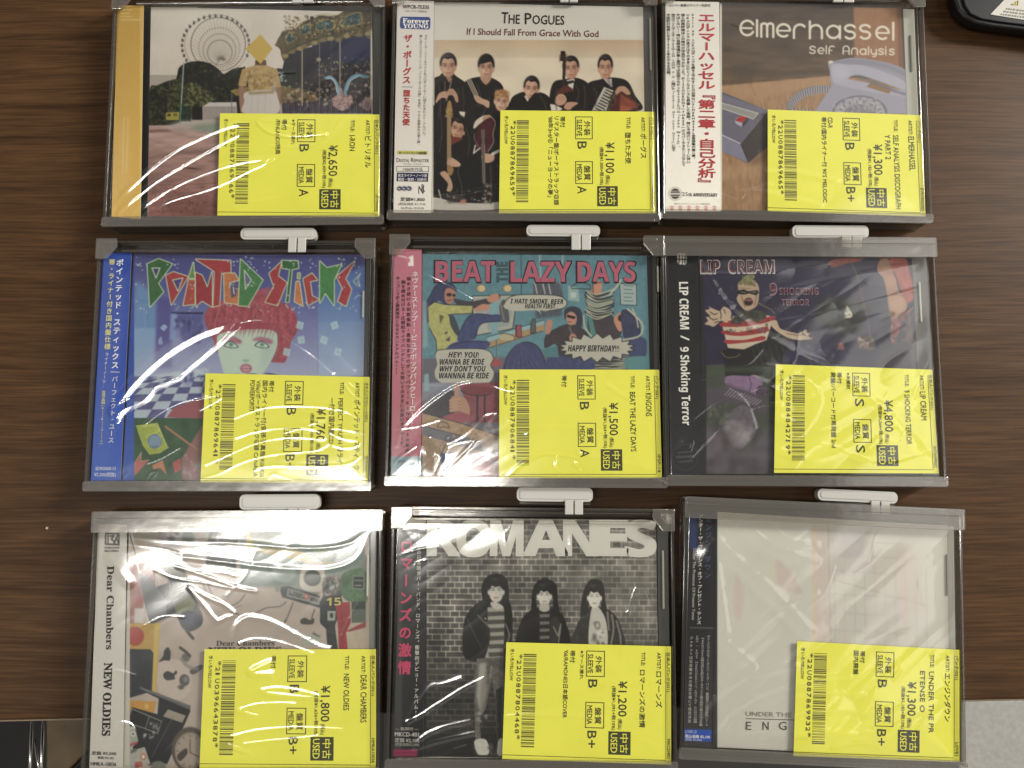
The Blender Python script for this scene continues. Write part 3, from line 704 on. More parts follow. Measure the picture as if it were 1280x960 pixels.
    # obi
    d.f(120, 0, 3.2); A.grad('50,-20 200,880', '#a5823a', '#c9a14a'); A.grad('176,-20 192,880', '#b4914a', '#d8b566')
    for i, w in enumerate((38, 30, 40, 74)): A.line([(102, 40 + 13 * i), (102 + w, 40 + 13 * i)], 6, '#cdb27a', .5)
    for x in (112, 128): A.line([(x, 470), (x - 6, 690)], 5, '#d9bd7c', .35)
    for w, p in ((1.2, '60,865 105,785 178,712 250,648 330,592 420,548 500,514 560,498 588,508 572,534 520,562 440,604 340,662 250,717 190,762 140,803 102,850'),
                 (1.1, '152,862 222,800 312,745 402,705 500,669 602,644 690,634 712,628'), (1.0, '195,862 232,835 302,800 402,770 502,736 602,686 668,656 700,632'),
                 (.9, '655,485 700,520 790,540 930,530'), (.6, '660,480 760,478 860,505 935,532'), (.6, '735,508 765,498 800,512 765,522 735,508'), (.4, '510,835 640,800 720,790')):
        d.ridge(p, w)
    t = disc(d, 'CD with a plain yellow obi, its cover a person behind a yellow square', '220,28 1103,48 1112,874 206,866', '85,22 191,22 178,875 62,868', (plain('dark_tray_side', (.02, .019, .018), .4), 1142), 1106, None)
    price_label(d, [(275, 141.6), (474, 143.1), (474.7, 271), (271.6, 269.4)], '日本人パンク(021)', 'ビトリオル', ['I-RON'], '¥2,650', '(税抜¥2,409+税10%)', 'B', 'A', ['※ケース擦れ', '帯付', '/FINLANDS特典'], '22U0887869666', 'SFYR002', t)
    keeper(d, 'clear security case around the CD with the plain yellow obi, at the top left', 'tab', (323, -25, 425, -9), (366, 392, 5))

def cd2():
    d = Disc(2, [(52, 2), (1062, 20), (1088, 860), (38, 850)], (480, 0, 3.2), (484, -8, 832, 286), '#b9b2a6'); A = d.art
    d.f(480, 0, 3.2); A.grad('190,0 1060,160', '#bcb7b0', '#c4beb5'); A.grad('180,160 1040,560', '#c9b9a2', '#cec3af'); A.grad('180,160 1040,230', '#b39a7c', '#bfae96')
    A.mottle('180,160 1040,560', 60, 90, .05, 3); A.poly('700,160 1030,165 1030,210 850,215', '#b8977a', .35, 14); A.poly('180,560 1060,560 1060,860 180,860', '#14100f')
    d.f(530, 40, 6)
    BL, SK, HR = '#17120f', '#b28c74', '#17110f'
    A.poly('60,350 140,320 240,330 300,370 330,420 520,420 560,590 420,960 60,960', BL, sm=False, tex=.2)
    A.poly('310,370 420,335 510,345 580,390 600,450 585,500 530,610 300,620 280,480', BL, sm=True, tex=.2)
    A.poly('120,330 160,300 220,310 250,360 180,380', '#1d1613', sm=True)
    A.poly('420,335 450,300 500,320 500,360 465,395 435,370', '#a37d66', sm=True); A.poly('165,345 190,335 215,350 190,380', '#8a6a58')
    A.head(182, 255, 118, 168, SK, HR, hairtop=.5); A.head(466, 265, 116, 172, SK, HR, fringe=.06)
    A.poly('410,230 430,190 480,178 520,210 525,270 505,225 470,230 430,240', HR, sm=True)
    for p_ in ('110,400 125,520 110,640', '285,420 300,520 280,620', '400,400 430,500 410,560', '540,420 560,480 545,560', '250,420 262,470', '120,560 135,760 115,900', '300,700 340,800 330,930', '160,380 150,440'):
        A.line(p_, 9, '#4a3f38', .65, True, 5)
    # whistle and hands, drum sticks
    A.line('155,370 165,520', 8, '#55443c'); A.line('205,370 170,510', 7, '#8a8078')
    A.poly('85,525 110,465 150,445 185,460 170,495 130,495 95,530', SK, sm=True); A.poly('175,440 215,425 250,470 258,520 240,525 215,475 180,475', '#a88068', sm=True)
    for i in range(4): A.line([(125 + i * 14, 455), (135 + i * 13, 480)], 3, '#7d5a48', .7); A.line([(185 + i * 12, 440), (192 + i * 11, 462)], 3, '#7d5a48', .7)
    for q in (0, 13, 26): A.line([(322 + q, 362 - q * .3), (378 + q, 476 - q * .2)], 6, '#c9bca6')
    A.poly('372,480 400,475 440,500 488,520 484,570 440,545 395,525', SK, sm=True)
    for i in range(3): A.line([(385 + i * 16, 485 + i * 5), (392 + i * 16, 510 + i * 5)], 3, '#80604e', .7)
    A.poly('262,595 310,600 298,660 280,640', '#c8beb2')
    # fair-haired man, centre man
    A.poly('500,600 530,560 640,560 700,640 700,960 520,960', BL, tex=.2); A.head(580, 520, 104, 150, '#bd9680', '#9a7048', tilt=8)
    A.ell(585, 462, 54, 30, '#96693f', .9, .3); A.dots(535, 440, 640, 490, 40, 6, ['#b08654', '#7d542f'], 3)
    A.poly('655,500 720,455 770,450 860,450 930,480 975,560 975,600 655,600', BL, sm=True, tex=.2); A.poly('750,480 790,545 840,545 855,470', '#c2b8aa')
    A.head(806, 425, 112, 165, '#bb917a', '#1c1412', tilt=4)
    # low man with bass neck
    A.ell(250, 670, 62, 50, '#140f0e', 1, .15); A.head(252, 728, 106, 152, '#ac8268', '#140f0e', tilt=14); A.poly('200,790 290,800 240,850 205,860', '#6d2a26', sm=True)
    A.poly('200,850 300,800 330,960 205,960', BL)
    A.poly('165,600 175,640 212,640 216,600 200,520 180,525', '#96703f', sm=True); A.poly('172,640 205,640 200,960 172,960', '#8d7350')
    for i in range(20): A.line([(173, 655 + i * 16), (203, 655 + i * 16)], 2, '#5f4a30', .7)
    A.dots(150, 560, 215, 640, 12, 5, ['#3a2c1c', '#b5a184'], 4)
    A.poly('370,720 385,670 440,630 490,625 495,660 430,680 385,720', '#c0b3a2', sm=True); A.poly('440,640 490,620 500,650 450,668', '#a87f68', sm=True)
    A.poly('400,740 430,680 500,640 535,670 520,760 515,840 480,900 420,890 390,830', '#43151c', sm=True, tex=.2); A.line('498,630 535,680 518,760 520,830 478,898', 5, '#a59a94', 1, True); A.line('380,760 378,800 405,860', 4, '#b5aaa2', .8, True)
    A.poly('428,735 455,728 462,960 436,960', '#6f6055'); A.ell(447, 820, 26, 26, '#2a1416', .9, .2); A.line('385,850 372,910 420,870', 10, '#bfb4a8')
    # right pair
    d.f(660, 40, 6)
    A.poly('160,500 190,380 270,355 370,345 450,385 465,450 470,590 180,590', BL, sm=True, tex=.2); A.poly('440,400 540,355 620,340 740,365 800,470 840,590 440,590', '#181210', sm=True, tex=.2)
    A.poly('290,360 350,350 335,440 300,400', '#c2b8ae'); A.poly('275,375 340,360 345,380 290,395', '#1a1416')
    A.poly('0,590 0,520 20,490 60,455 130,490 175,590', BL, sm=True); A.poly('165,540 200,545 260,575 240,590 175,590', '#c8beb2')
    A.head(322, 272, 116, 160, '#b18771', '#1c1210', tilt=-3); A.head(580, 268, 106, 172, '#b0866f', '#17120f')
    A.poly('560,345 600,355 628,345 632,410 600,390', '#a89c98'); A.line('600,360 625,405', 18, '#857a7c')
    A.poly('245,150 280,150 285,220 275,430 255,430 262,220 240,215', '#2c1c16'); A.ell(262, 150, 18, 8, '#1a100c')
    for i in range(5): A.ell(238, 175 + i * 11, 6, 4, '#584a40', .9); A.ell(286, 168 + i * 11, 6, 4, '#584a40', .9)
    A.poly('215,455 260,410 300,405 345,440 300,450 240,470', '#52291f', sm=True)
    A.poly('200,520 225,470 270,470 290,510 265,545 225,550', '#b0886f', sm=True); A.poly('270,570 290,530 350,525 375,535 340,560 310,585', '#ad8269', sm=True)
    for i in range(4): A.line([(230 + i * 13, 480), (240 + i * 12, 515)], 3, '#7a5644', .7)
    A.poly('570,412 655,445 600,590 480,590', '#b3aca0')
    for i in range(9): A.line([(585 - i * 11, 432 + i * 20), (640 - i * 11, 458 + i * 20)], 9, '#26201e'); A.line([(570 - i * 11, 440 + i * 20), (645 - i * 11, 468 + i * 20)], 2, '#5d564e', .8)
    A.poly('655,450 700,440 770,470 840,590 600,590', '#4a1d18', tex=.3)
    for i in range(9): A.line([(690 + i * 5, 590), (700 + i * 17, 470 + i * 9)], 7, '#9c4a34', .9); A.line([(702 + i * 6, 590), (712 + i * 15, 478 + i * 10)], 4, '#c58a72', .55)
    A.line('650,450 600,590', 26, '#352a20'); A.dots(600, 460, 660, 590, 40, 5, ['#6d6048', '#1c1612'], 6)
    A.poly('655,445 680,410 730,410 770,460 740,470 700,445 665,470', '#a77d66', sm=True)
    for p_ in ('215,420 205,520 215,580', '420,400 430,480 420,580', '490,420 520,470 505,560', '770,420 800,500 815,580', '360,400 380,450 370,520', '90,480 120,530 140,590'): A.line(p_, 9, '#4a413b', .65, True, 5)
    # lower half below
    d.f(490, 130, 6)
    A.poly('300,100 810,100 810,760 290,760', '#13100f', 0); A.poly('415,420 440,400 480,420 515,450 500,470 450,470 415,460', '#b58e76', sm=True)
    for i in range(4): A.line([(410, 412 + i * 14), (440, 420 + i * 13)], 3, '#80604c', .8)
    A.poly('412,180 440,180 446,410 414,410', '#8d7350')
    for i in range(15): A.line([(413, 190 + i * 15), (444, 190 + i * 15)], 2, '#5f4a30', .7)
    A.poly('415,460 460,480 450,530 420,530', '#8d6a40', sm=True); A.poly('360,520 400,505 440,560 455,620 440,655 410,650 420,600 390,560', '#ad8870', sm=True)
    A.line('505,470 495,520 520,600 520,690 470,740', 3, '#8a8480', .8, True); A.line('350,645 365,700 380,750', 9, '#c0b4a4', .9, True)
    A.poly('670,400 690,372 740,375 770,390 755,430 700,440', '#b28a72', sm=True); A.line('755,375 800,352', 22, '#c8c0b6')
    A.line('683,200 690,590', 22, '#594e48'); A.line('672,300 680,590', 3, '#9a9088', .7); A.line('694,300 696,590', 3, '#9a9088', .7)
    A.line('740,470 742,700', 16, '#3c2a26', .8); A.poly('300,700 480,735 700,745 810,735 810,790 290,790', '#b0aaa2', sm=True)
    A.poly('400,690 540,680 560,740 420,745', '#3a3230', .7, 3); A.poly('520,715 560,715 550,755 500,750', '#b07a6a', .8, 2); A.dots(400, 640, 760, 740, 30, 8, ['#4f4844', '#8d8680', '#2a2422'], 8)
    A.dots(690, 600, 750, 750, 26, 10, ['#57504a', '#8a8078', '#1c1816'], 9)
    # lettering
    d.f(480, 0, 3.2); C = '#26201c'
    d.T('title', 'T', (470, 92), (495, 93), 46, C, .012); d.T('title', 'HE', (499, 94), (543, 95), 38, C, .012)
    d.T('title', 'P', (564, 96), (590, 96), 46, C, .012); d.T('title', 'OGUES', (594, 96), (721, 99), 38, C, .012)
    d.T('title2', 'If I Should Fall From Grace With God', (332, 138), (858, 148), 27, '#6e2c28', .006)
    # obi
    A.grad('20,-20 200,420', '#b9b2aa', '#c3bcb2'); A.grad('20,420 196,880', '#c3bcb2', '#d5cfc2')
    d.T('obi', 'WPCR-75335', (75, 33), (180, 36), 15, '#2c2826', .012); d.T('obi', '<ロック> STEREO', (84, 47), (172, 50), 9, '#55504c')
    d.quad('obi', [(72, 66), (180, 68), (186, 76), (185, 112), (178, 118), (68, 114), (64, 106), (65, 74)], '#223a78', z=11.69)
    d.T('obi', serif('Forever'), (74, 92), (180, 95), 20, '#dcd6cc', .014); d.T('obi', serif('YOUNG'), (76, 112), (178, 114), 18, '#dcd6cc', .014)
    d.V('obi', 'ザ・ポーグス', (97, 136), (90, 336), 36, '#a92a2c', .028, wide=.9)
    d.quad('obi', [(72, 346), (116, 347), (116, 349), (72, 348)], '#6d6662'); d.V('obi', '堕ちた天使', (92, 358), (88, 502), 30, '#a92a2c', .028, wide=.95)
    d.V('obi', 'スティーヴ・リリーホワイトをプロデューサーに迎えた大ヒット・アルバム。', (168, 138), (160, 548), 15, '#3a3634', 0, wide=.9)
    d.V('obi', '美しきクリスマス・ソング「ニューヨークの夢」を含む、ケルト音楽溢れる第3弾。', (148, 138), (138, 585), 15, '#3a3634', 0, wide=.9)
    d.quad('obi', [(53, 602), (176, 604), (175, 618), (52, 616)], '#b5ae52', z=11.69); d.T('obi', 'ボーナストラック6曲収録', (60, 616), (170, 617), 11, '#3f3c22', .01)
    d.T('obi', 'D', (50, 648), (62, 648), 17, '#2f2c2a'); d.T('obi', 'IGITAL', (63, 648), (102, 648), 13, '#2f2c2a'); d.T('obi', 'R', (108, 648), (119, 648), 17, '#2f2c2a'); d.T('obi', 'EMASTER', (120, 648), (180, 649), 13, '#2f2c2a')
    d.T('obi', 'デジタル・リマスター', (78, 660), (156, 660), 8, '#4b4744')
    for q in ([(50, 664), (180, 665), (180, 667), (50, 666)], [(50, 684), (180, 685), (180, 687), (50, 686)], [(50, 666), (52, 666), (52, 684), (50, 684)], [(178, 667), (180, 667), (180, 685), (178, 685)]): d.quad('obi', q, '#6f6965')
    d.T('obi', '1988年作品', (76, 683), (155, 683), 13, '#4b4744')
    d.quad('obi', [(52, 690), (178, 692), (176, 727), (50, 725)], '#262a4c', z=11.69); d.T('obi', '英文ライナーノーツ訳', (56, 707), (172, 708), 12, '#cfcac4', .016); d.T('obi', '解説・歌詞・対訳付', (56, 723), (170, 724), 12, '#cfcac4', .016)
    for i in range(3): A.ell(62 + 19 * i, 754, 11, 9, '#2b3348'); A.line([(56 + 19 * i, 753), (64 + 19 * i, 756)], 4, '#d5cfc2')
    d.T('obi', 'N', (138, 775), (158, 775), 32, '#2f2c2a'); d.T('obi', 'R', (150, 768), (164, 768), 32, '#2f2c2a')
    d.T('obi', '定価¥1,800', (66, 803), (163, 804), 15, '#3a3634', .01); d.T('obi', '(税抜価格 ¥1,714)', (58, 820), (166, 821), 11, '#5b5652'); d.T('obi', '06.09.06~10.03.06', (68, 836), (160, 837), 9, '#5b5652')
    d.ridge('185,790 330,770 470,745 640,735', .9, .22); d.ridge('40,838 160,826 300,832', .8); d.ridge('50,850 400,846 1060,852', .7, .3); d.ridge('460,668 600,690 800,700', 1.2, .15)
    t = disc(d, 'CD with a white obi in red type, its cover men in black suits', '190,10 1036,28 1050,858 184,848', '52,2 200,4 188,852 38,850', (plain('grey_tray_side', (.075, .072, .065), .35), 1080), 1040, (1064, 70, 280, ink('#8d8982')), swell=.35, facets=.35)
    price_label(d, [(625.6, 137.8), (817.5, 139.7), (819.7, 266.6), (623.75, 266.6)], 'パンク(021)', 'ポーグス', ['堕ちた天使'], '¥1,100', '(税抜¥1,000+税10%)', 'B', 'A', ['帯付', 'リマスター盤/ボーナストラック収録', "'88年3rd/④「ニューヨークの夢」"], '22U0887869659', 'WPCR75335', t)
    keeper(d, 'clear security case around the CD of suited musicians, top row middle', 'tab', (660, -25, 752, -9), (700, 722, 4))

def cd3():
    d = Disc(3, [(38, 5), (1042, 20), (1080, 868), (38, 845)], (820, 0, 3.2), (822, -8, 1165, 288), '#4f3c2c'); A = d.art
    d.f(900, 0, 4.923)
    A.grad('-60,20 1150,520', '#43342a', '#58422c'); A.mottle('-60,20 1150,540', 12, 60, .16, 3); A.mottle('-60,20 1150,540', 60, 60, .14, 4)
    A.ell(150, 430, 85, 50, '#3a2f20', .7, .6); A.ell(480, 340, 60, 40, '#46361f', .5, .7)
    A.poly('820,45 1110,50 1128,420 1105,410 830,360', '#8d603e', tex=.06); A.poly('1088,50 1112,50 1130,420 1100,410', '#6b4530', .8, 3); A.line('822,50 824,360', 10, '#6a4a34', .8)
    A.poly('-60,535 670,468 1160,500 1160,1400 -60,1400', '#96714f', tex=.06); A.mottle('-60,470 1160,1320', 30, 5, .09, 5)
    A.poly('-60,560 0,530 400,495 680,468 690,520 420,560 200,620', '#a67f5c', .6, 6)
    # telephone
    A.line('440,690 430,650 470,600 540,560 620,548 700,545', 42, '#6f6a72', 1, True); 
    for i, (x, y, a) in enumerate([(436, 668, 60), (437, 655, 50), (441, 642, 40), (448, 630, 32), (457, 619, 26), (467, 609, 20), (479, 600, 15), (491, 591, 10), (504, 584, 8), (518, 577, 5), (532, 571, 3), (547, 566, 0), (562, 562, -2), (577, 559, -4), (592, 556, -5), (607, 553, -6), (622, 551, -6), (637, 550, -6), (652, 549, -6), (667, 548, -6), (682, 547, -6)]):
        t = math.radians(a + 90); dx, dy = math.cos(t) * 22, -math.sin(t) * 22; dx, dy = (-dx, -dy)
        A.line([(x - dx * .9, y - dy), (x + dx * .9 + 5, y + dy)], 6, '#a09ca4'); A.line([(x - dx * .9 + 5, y - dy), (x + dx * .9 + 10, y + dy)], 3, '#4c4650')
    for i in range(12): A.line([(446 + i * 11, 672), (452 + i * 11, 690)], 6, ['#9b97a0', '#5a545c'][i % 2])
    A.poly('580,690 700,510 760,480 1150,560 1180,700 580,700', '#8f8c9c'); A.poly('700,510 760,480 1150,560 1150,600 900,560 720,525', '#9a98a8')
    A.poly('665,380 700,375 820,355 950,370 1060,395 1145,440 1150,555 1090,540 980,500 860,465 810,470 770,490 700,520 680,500 675,440', '#8a8898', sm=True)
    A.poly('690,395 780,400 860,400 960,425 1080,470 1145,510 1148,552 1080,535 980,498 870,462 810,466 770,486 710,515 690,480', '#9d9bab', sm=True); A.poly('680,385 830,362 960,380 1060,405 1140,445 1140,470 1040,430 930,405 820,395', '#7e7c8c', sm=True)
    A.ell(745, 450, 40, 42, '#aeacb8', .6, .7, -30); A.poly('810,470 850,462 980,505 1100,560 1148,575 1148,590 1050,560 900,500', '#605c6a', .8, 3)
    A.ell(682, 382, 14, 10, '#c0bcb4')
    A.poly('930,508 1055,553 1040,578 905,535', '#84623f'); A.line('905,535 930,508 1055,553', 4, '#5c5866')
    A.ell(860, 690, 168, 102, '#6f6d7a'); A.ell(860, 690, 155, 92, '#8b8894'); A.ell(862, 700, 100, 58, '#7a7680')
    for k in range(10):
        a = math.radians(180 + k * 20); A.ell(862 + 126 * math.cos(a), 695 + 74 * math.sin(a), 23, 15, '#a7a4aa', .9, .3, k * 18); A.ell(862 + 126 * math.cos(a), 699 + 74 * math.sin(a), 15, 8, '#5a5660', .6, .5, k * 18)
    A.dots(700, 600, 1020, 690, 40, 8, ['#b6b3b8', '#57535e', '#9a97a0'], 6, .6); A.ell(860, 690, 168, 102, '#55525e', .8, 0, 0, .03)
    # answering box with the red key
    d.f(820, 130, 6)
    A.poly('470,-100 840,50 870,300 690,445 470,345', '#4b4858'); A.poly('470,-85 838,48 635,300 470,215', '#5f5c6c', tex=.05); A.poly('470,-85 838,48 800,90 470,-40', '#6c6a7a', .6, 4)
    A.poly('470,222 630,298 690,440 470,345', '#76748a', tex=.05); A.poly('632,298 838,50 850,305 690,440', '#3d3636', tex=.1); A.line('470,220 632,297', 7, '#b7b4c2'); A.line('632,297 836,52', 5, '#84829a', .7)
    A.poly('480,-12 765,68 730,112 480,25', '#86847e'); A.line('480,-12 766,70 728,114', 6, '#b9b6b2'); A.line('480,28 728,112', 5, '#c2bfba')
    A.poly('590,122 632,85 690,100 650,140 640,172 595,140', '#8d8a98'); A.poly('595,125 632,86 688,100 648,140', '#a52624'); A.poly('648,140 688,102 692,130 650,172', '#3c3440'); A.poly('592,128 648,142 642,172 598,146', '#a09dac')
    A.poly('690,445 850,305 840,400 720,470', '#5c4330', .5, 8)
    A.poly('480,470 700,458 900,470 900,560 700,530 480,580', '#a98668', .4, 8); A.poly('640,760 720,690 900,640 900,720', '#a98668', .35, 8)
    # lettering drawn as round single strokes, kept as raised-free strips on the cover
    d.f(900, 0, 4.923); C = '#cfc6b6'
    def st(p, w, sm=True): A.line(p, w, C, 1, sm)
    def arc(cx, cy, rx, ry, a0, a1, w):
        A.line([(cx + rx * math.cos(math.radians(a)), cy + ry * math.sin(math.radians(a))) for a in np.linspace(a0, a1, 22)], w, C)
    w = 14.5
    arc(168, 172, 42, 45, -30, -328, w); st('130,172 195,174', 12, False); st('228,124 228,222', w, False)
    st('254,226 254,150', w, False); arc(272, 160, 18, 16, -180, 0, w); st('290,160 290,226', w, False); arc(310, 160, 18, 16, -180, 0, w); st('328,160 328,228', w, False)
    arc(391, 187, 40, 38, 40, -180 - 180, w) if False else arc(391, 187, 40, 38, 55, 355, w); st('352,188 430,190', 11, False)
    st('455,234 455,190', w, False); arc(492, 188, 37, 37, -180, -40, w); st('553,132 553,236', w, False); arc(590, 190, 37, 36, -180, 0, w); st('627,190 627,236', w, False)
    arc(698, 196, 40, 38, 0, 360, w); st('738,160 738,236', w, False)
    for x in (800, 893): arc(x, 174, 30, 20, -20, -270, w); arc(x, 216, 30, 22, -90, 150, w); st([(x - 10, 194), (x + 12, 196)], w, False)
    arc(1000, 202, 38, 38, 55, 355, w); st('962,202 1038,204', 11, False); st('1066,140 1066,244', w, False)
    w = 8
    arc(570, 296, 16, 11, -10, -270, w); arc(568, 318, 17, 11, -90, 160, w); arc(622, 312, 18, 18, 50, 355, w); st('605,312 640,313', 6, False); st('654,282 654,330', w, False); st('672,332 672,300', w, False); arc(690, 300, 18, 16, -180, -50, w); st('668,310 690,310', 6, False)
    st('758,332 758,300', w, False); arc(776, 300, 18, 17, -180, 0, w); st('794,300 794,334', w, False); st('758,314 794,315', 6, False)
    st('810,334 810,312', w, False); arc(828, 312, 18, 16, -180, 0, w); st('846,312 846,335', w, False); arc(880, 318, 18, 17, 0, 360, w); st('898,302 898,336', w, False); st('914,288 914,336', w, False)
    st('930,304 930,318', w, False); arc(946, 318, 16, 15, 180, 0, w); st('962,304 962,336', w, False); arc(946, 336, 16, 12, 0, 110, w)
    arc(992, 308, 14, 8, -10, -270, w); arc(990, 326, 15, 9, -90, 160, w); st('1020,302 1020,337', w, False); st('1020,288 1020,291', w, False); arc(1058, 310, 14, 8, -10, -270, w); arc(1056, 328, 15, 9, -90, 160, w)
    # obi
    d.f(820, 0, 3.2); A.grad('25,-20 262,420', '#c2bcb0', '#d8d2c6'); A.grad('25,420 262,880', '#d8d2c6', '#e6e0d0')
    d.V('obi', 'エルマーハッセル『第二章・自己分析』', (202, 52), (204, 752), 60, '#b03338', .03, wide=1.15)
    for i, (b, y1) in enumerate((("Early 90'sUKメロディックを語る上で外すことの出来ないELMERHASSEL全音源集の第二章。", 640), ('UKメロディックの良さはそのままにDCインフルエンスも昇華した後期。特に今回のリイシューに伴い', 655), ('個人的再評価はこの時代の作品がでかかった。DISCHORDの3(THREE)のカバーやるセンスなんて', 665), ('やばくない?!特に当時流通が悪く国内では出回らなかった2ndアルバム「John Wark」、', 595), ('地元のフットボールチームIPSWICH TOWN F.C.に捧げた「Ipswich Get That Goal」に加え', 605), ('今回初の発表となる1990年のデモを収録。', 308))):
        d.V('obi', b, (148 - 20 * i + (1 if i > 2 else 0), 54), (148 - 20 * i + 3, y1), 15.5, '#24201e', .012, wide=1.0)
    d.T('obi', 'メンバー執筆のライナー対訳付', (52, 26), (218, 26), 11, '#4a4542', .006)
    d.T('obi', '25', (105, 784), (128, 784), 16, '#4a4542'); d.T('obi', heavy('th ANNIVERSARY'), (130, 785), (246, 787), 15, '#2c2826')
    A.ell(77, 775, 20, 21, '#38342f'); A.line('52,775 102,775', 7, '#c9c3b8'); A.line('60,765 94,765', 3, '#c9c3b8'); A.line('60,785 94,785', 3, '#c9c3b8'); A.ell(77, 775, 27, 27, '#45403b', .8, 0, 0, .05)
    d.T('obi', '販売元 ボスチューンレコード株式会社', (74, 818), (216, 819), 7, '#6d6762')
    for i in range(6):
        for k in range(4): A.line([(58 + 34 * i, 826 + k * 5), (69 + 34 * i, 826 + k * 5)], 3.2, '#c0524c' if k % 2 == 0 else '#cf7f76')
    A.line('38,828 258,832', 3, '#b5aea2', .7)
    d.ridge('440,690 560,690 700,716 735,712', 1.6, .16); d.ridge('60,790 250,790 400,765 660,820', 1.5, .15); d.ridge('260,780 330,800 360,770 460,735', .9, .18)
    t = disc(d, 'CD with a wide white obi, its cover a grey telephone on a desk', '256,14 995,28 1012,848 254,842', '38,5 253,8 259,845 38,845', (plain('white_tray_side', (.40, .40, .36), .4), 1046), 1000, (1018, 140, 285, ink('#6f6c62')), swell=.3, facets=.3)
    price_label(d, [(959.7, 136.9), (1151, 144), (1157, 270.6), (959.7, 264)], 'パンク(021)', 'ELMERHASSEL', ['SELF ANALYSIS DISCOGRAPH', 'Y PART 2'], '¥1,300', '(税抜¥1,182+税10%)', 'B', 'B+', ['CD-R', "帯付/国内ライナー付 90'S MELODIC"], '22U0887869665', 'BTRCR027ED', t)
    keeper(d, 'clear security case around the CD with the telephone cover, at the top right', 'tab', (1000, -26, 1098, -9), (1040, 1066, 4))

def cd4():
    d = Disc(4, [(85, 105), (1018, 112), (1022, 915), (37, 908)], (100, 280, 2.824), (104, 290, 474, 620), '#3d4270'); A = d.art
    d.f(160, 310, 6); A.grad('0,40 1860,300', '#3f3f78', '#4a4f8c'); A.grad('0,300 1860,560', '#4a4f8c', '#666c9e'); A.grad('0,560 1860,960', '#666c9e', '#949ab8')
    A.poly('60,240 225,370 215,640 205,700 40,860 20,860', '#5b82b0', .85, 8); A.grad('20,600 205,960', '#7795bb', '#86a0c0', .8); A.poly('215,380 330,380 330,900 200,900 210,640', '#463f84', .75, 6)
    A.poly('315,480 570,480 560,500 330,495', '#2d2c5c'); A.poly('320,490 370,495 360,690 310,690', '#7a90bd', .8, 3); A.poly('370,500 560,500 540,720 400,690', '#4a4d86', .9, 4)
    A.dots(340, 520, 560, 660, 26, 16, ['#3a3e76', '#6b74a4', '#2f3062'], 4, .5); A.line('460,520 460,640', 8, '#2f3164', .7); A.ell(460, 560, 18, 22, '#343668', .7, .3)
    A.poly('20,860 330,720 800,960 1860,960 1860,1000 0,1000', '#8f96b8', .5, 20)
    A.poly('240,600 270,570 298,590 270,625', '#8fa4c8', .9); A.poly('225,690 250,660 262,720 230,725', '#8ba0c4', .8)
    A.poly('1426,330 1560,260 1780,120 1780,330', '#4c6ea6', .7, 4); A.grad('1426,330 1780,560', '#4c6ea6', '#6485b4', .75); A.grad('1426,560 1780,960', '#6f8cb6', '#93a5c2', .75); A.line('1426,60 1426,940', 5, '#5d6a9c', .6)
    # crimson hair and pale face
    A.poly('575,500 640,420 760,380 900,340 1060,300 1090,390 1190,420 1260,500 1270,620 1225,700 1190,830 1120,860 700,800 640,690 590,600', '#93424f', sm=True, tex=.22); A.poly('1000,330 1060,280 1080,400', '#8d5068', .8, 4)
    for i in range(26): A.line([(640 + i * 22, 440 + (i * 37 % 60)), (600 + i * 24, 560 + (i * 53 % 90))], 7, ['#a54c52', '#7a3344', '#b46a62'][i % 3], .6, soft=3)
    A.poly('668,700 700,640 900,610 1090,620 1120,700 1100,790 1040,900 960,990 760,990 690,840', '#a9bcae', sm=True); A.poly('1000,650 1110,640 1100,790 1000,940', '#93a8a2', .6, 12)
    for i in range(30): A.poly([(700 + i * 14, 560), (714 + i * 14, 560), (706 + i * 13, 640 + (i * 29 % 50))], '#8d3a4a', .9)
    for sx, x in ((1, 778), (-1, 1010)):
        A.poly([(x - 80, 690), (x - 20, 665), (x + 70, 690), (x + 60, 720), (x - 30, 700)], '#96566c', .85, 3, True); A.poly([(x - 62, 732), (x - 10, 696), (x + 52, 742), (x, 752)], '#4c4a56', 1, 0, True); A.poly([(x - 50, 732), (x - 8, 704), (x + 42, 740), (x, 746)], '#a7c0b0', 1, 0, True); A.ell(x - 5, 724, 19, 17, '#6f9a88'); A.ell(x - 5, 724, 8, 9, '#45605c', .8)
    A.line('720,690 790,665 840,700', 6, '#8a4a60', .9, True); A.ell(885, 845, 26, 10, '#78a08c', .9, .4); A.ell(885, 903, 46, 36, '#a0687a', 1, .1); A.ell(885, 905, 32, 18, '#b98894', 1, .2); A.line('850,905 922,905', 4, '#6a3c4c')
    # letters
    P_ = lambda p, c: (A.poly(p, '#a9bb96'), A.line(parse(p).tolist() + parse(p)[:1].tolist(), 13, '#b3c29c'), A.poly(p, c, tex=.12))
    G_, R_, O_ = '#2f5a34', '#98343c', '#b06a44'
    P_('145,120 230,82 330,120 225,265 265,330 165,440', G_); A.poly('180,150 240,150 210,225', '#3a376c'); A.line('180,150 240,150 210,225 180,150', 8, '#a9bb96')
    P_('285,205 340,180 450,215 325,425', R_); A.poly('335,240 412,225 375,325', '#413c74'); A.line('335,240 412,225 375,325 335,240', 7, '#b3c29c')
    P_('415,430 455,240 500,240 500,420', '#a0443c'); P_('455,225 490,110 500,225', '#5d7a44'); P_('508,185 555,205 595,300 630,180 630,440 555,395 510,435', '#8d2e38')
    P_('510,85 770,95 770,190 700,190 685,430 640,440 650,175', R_); P_('720,190 800,190 830,240 760,260 760,300 830,310 825,420 725,410', O_); A.poly('765,262 830,262 810,360 775,375', '#544a70'); A.line('790,295 796,345', 8, '#b3c29c')
    P_('845,85 1010,240 900,435 830,430', '#3f7044'); A.poly('872,165 925,240 880,310', '#5d5a88'); A.line('872,165 925,240 880,310 872,165', 7, '#b3c29c')
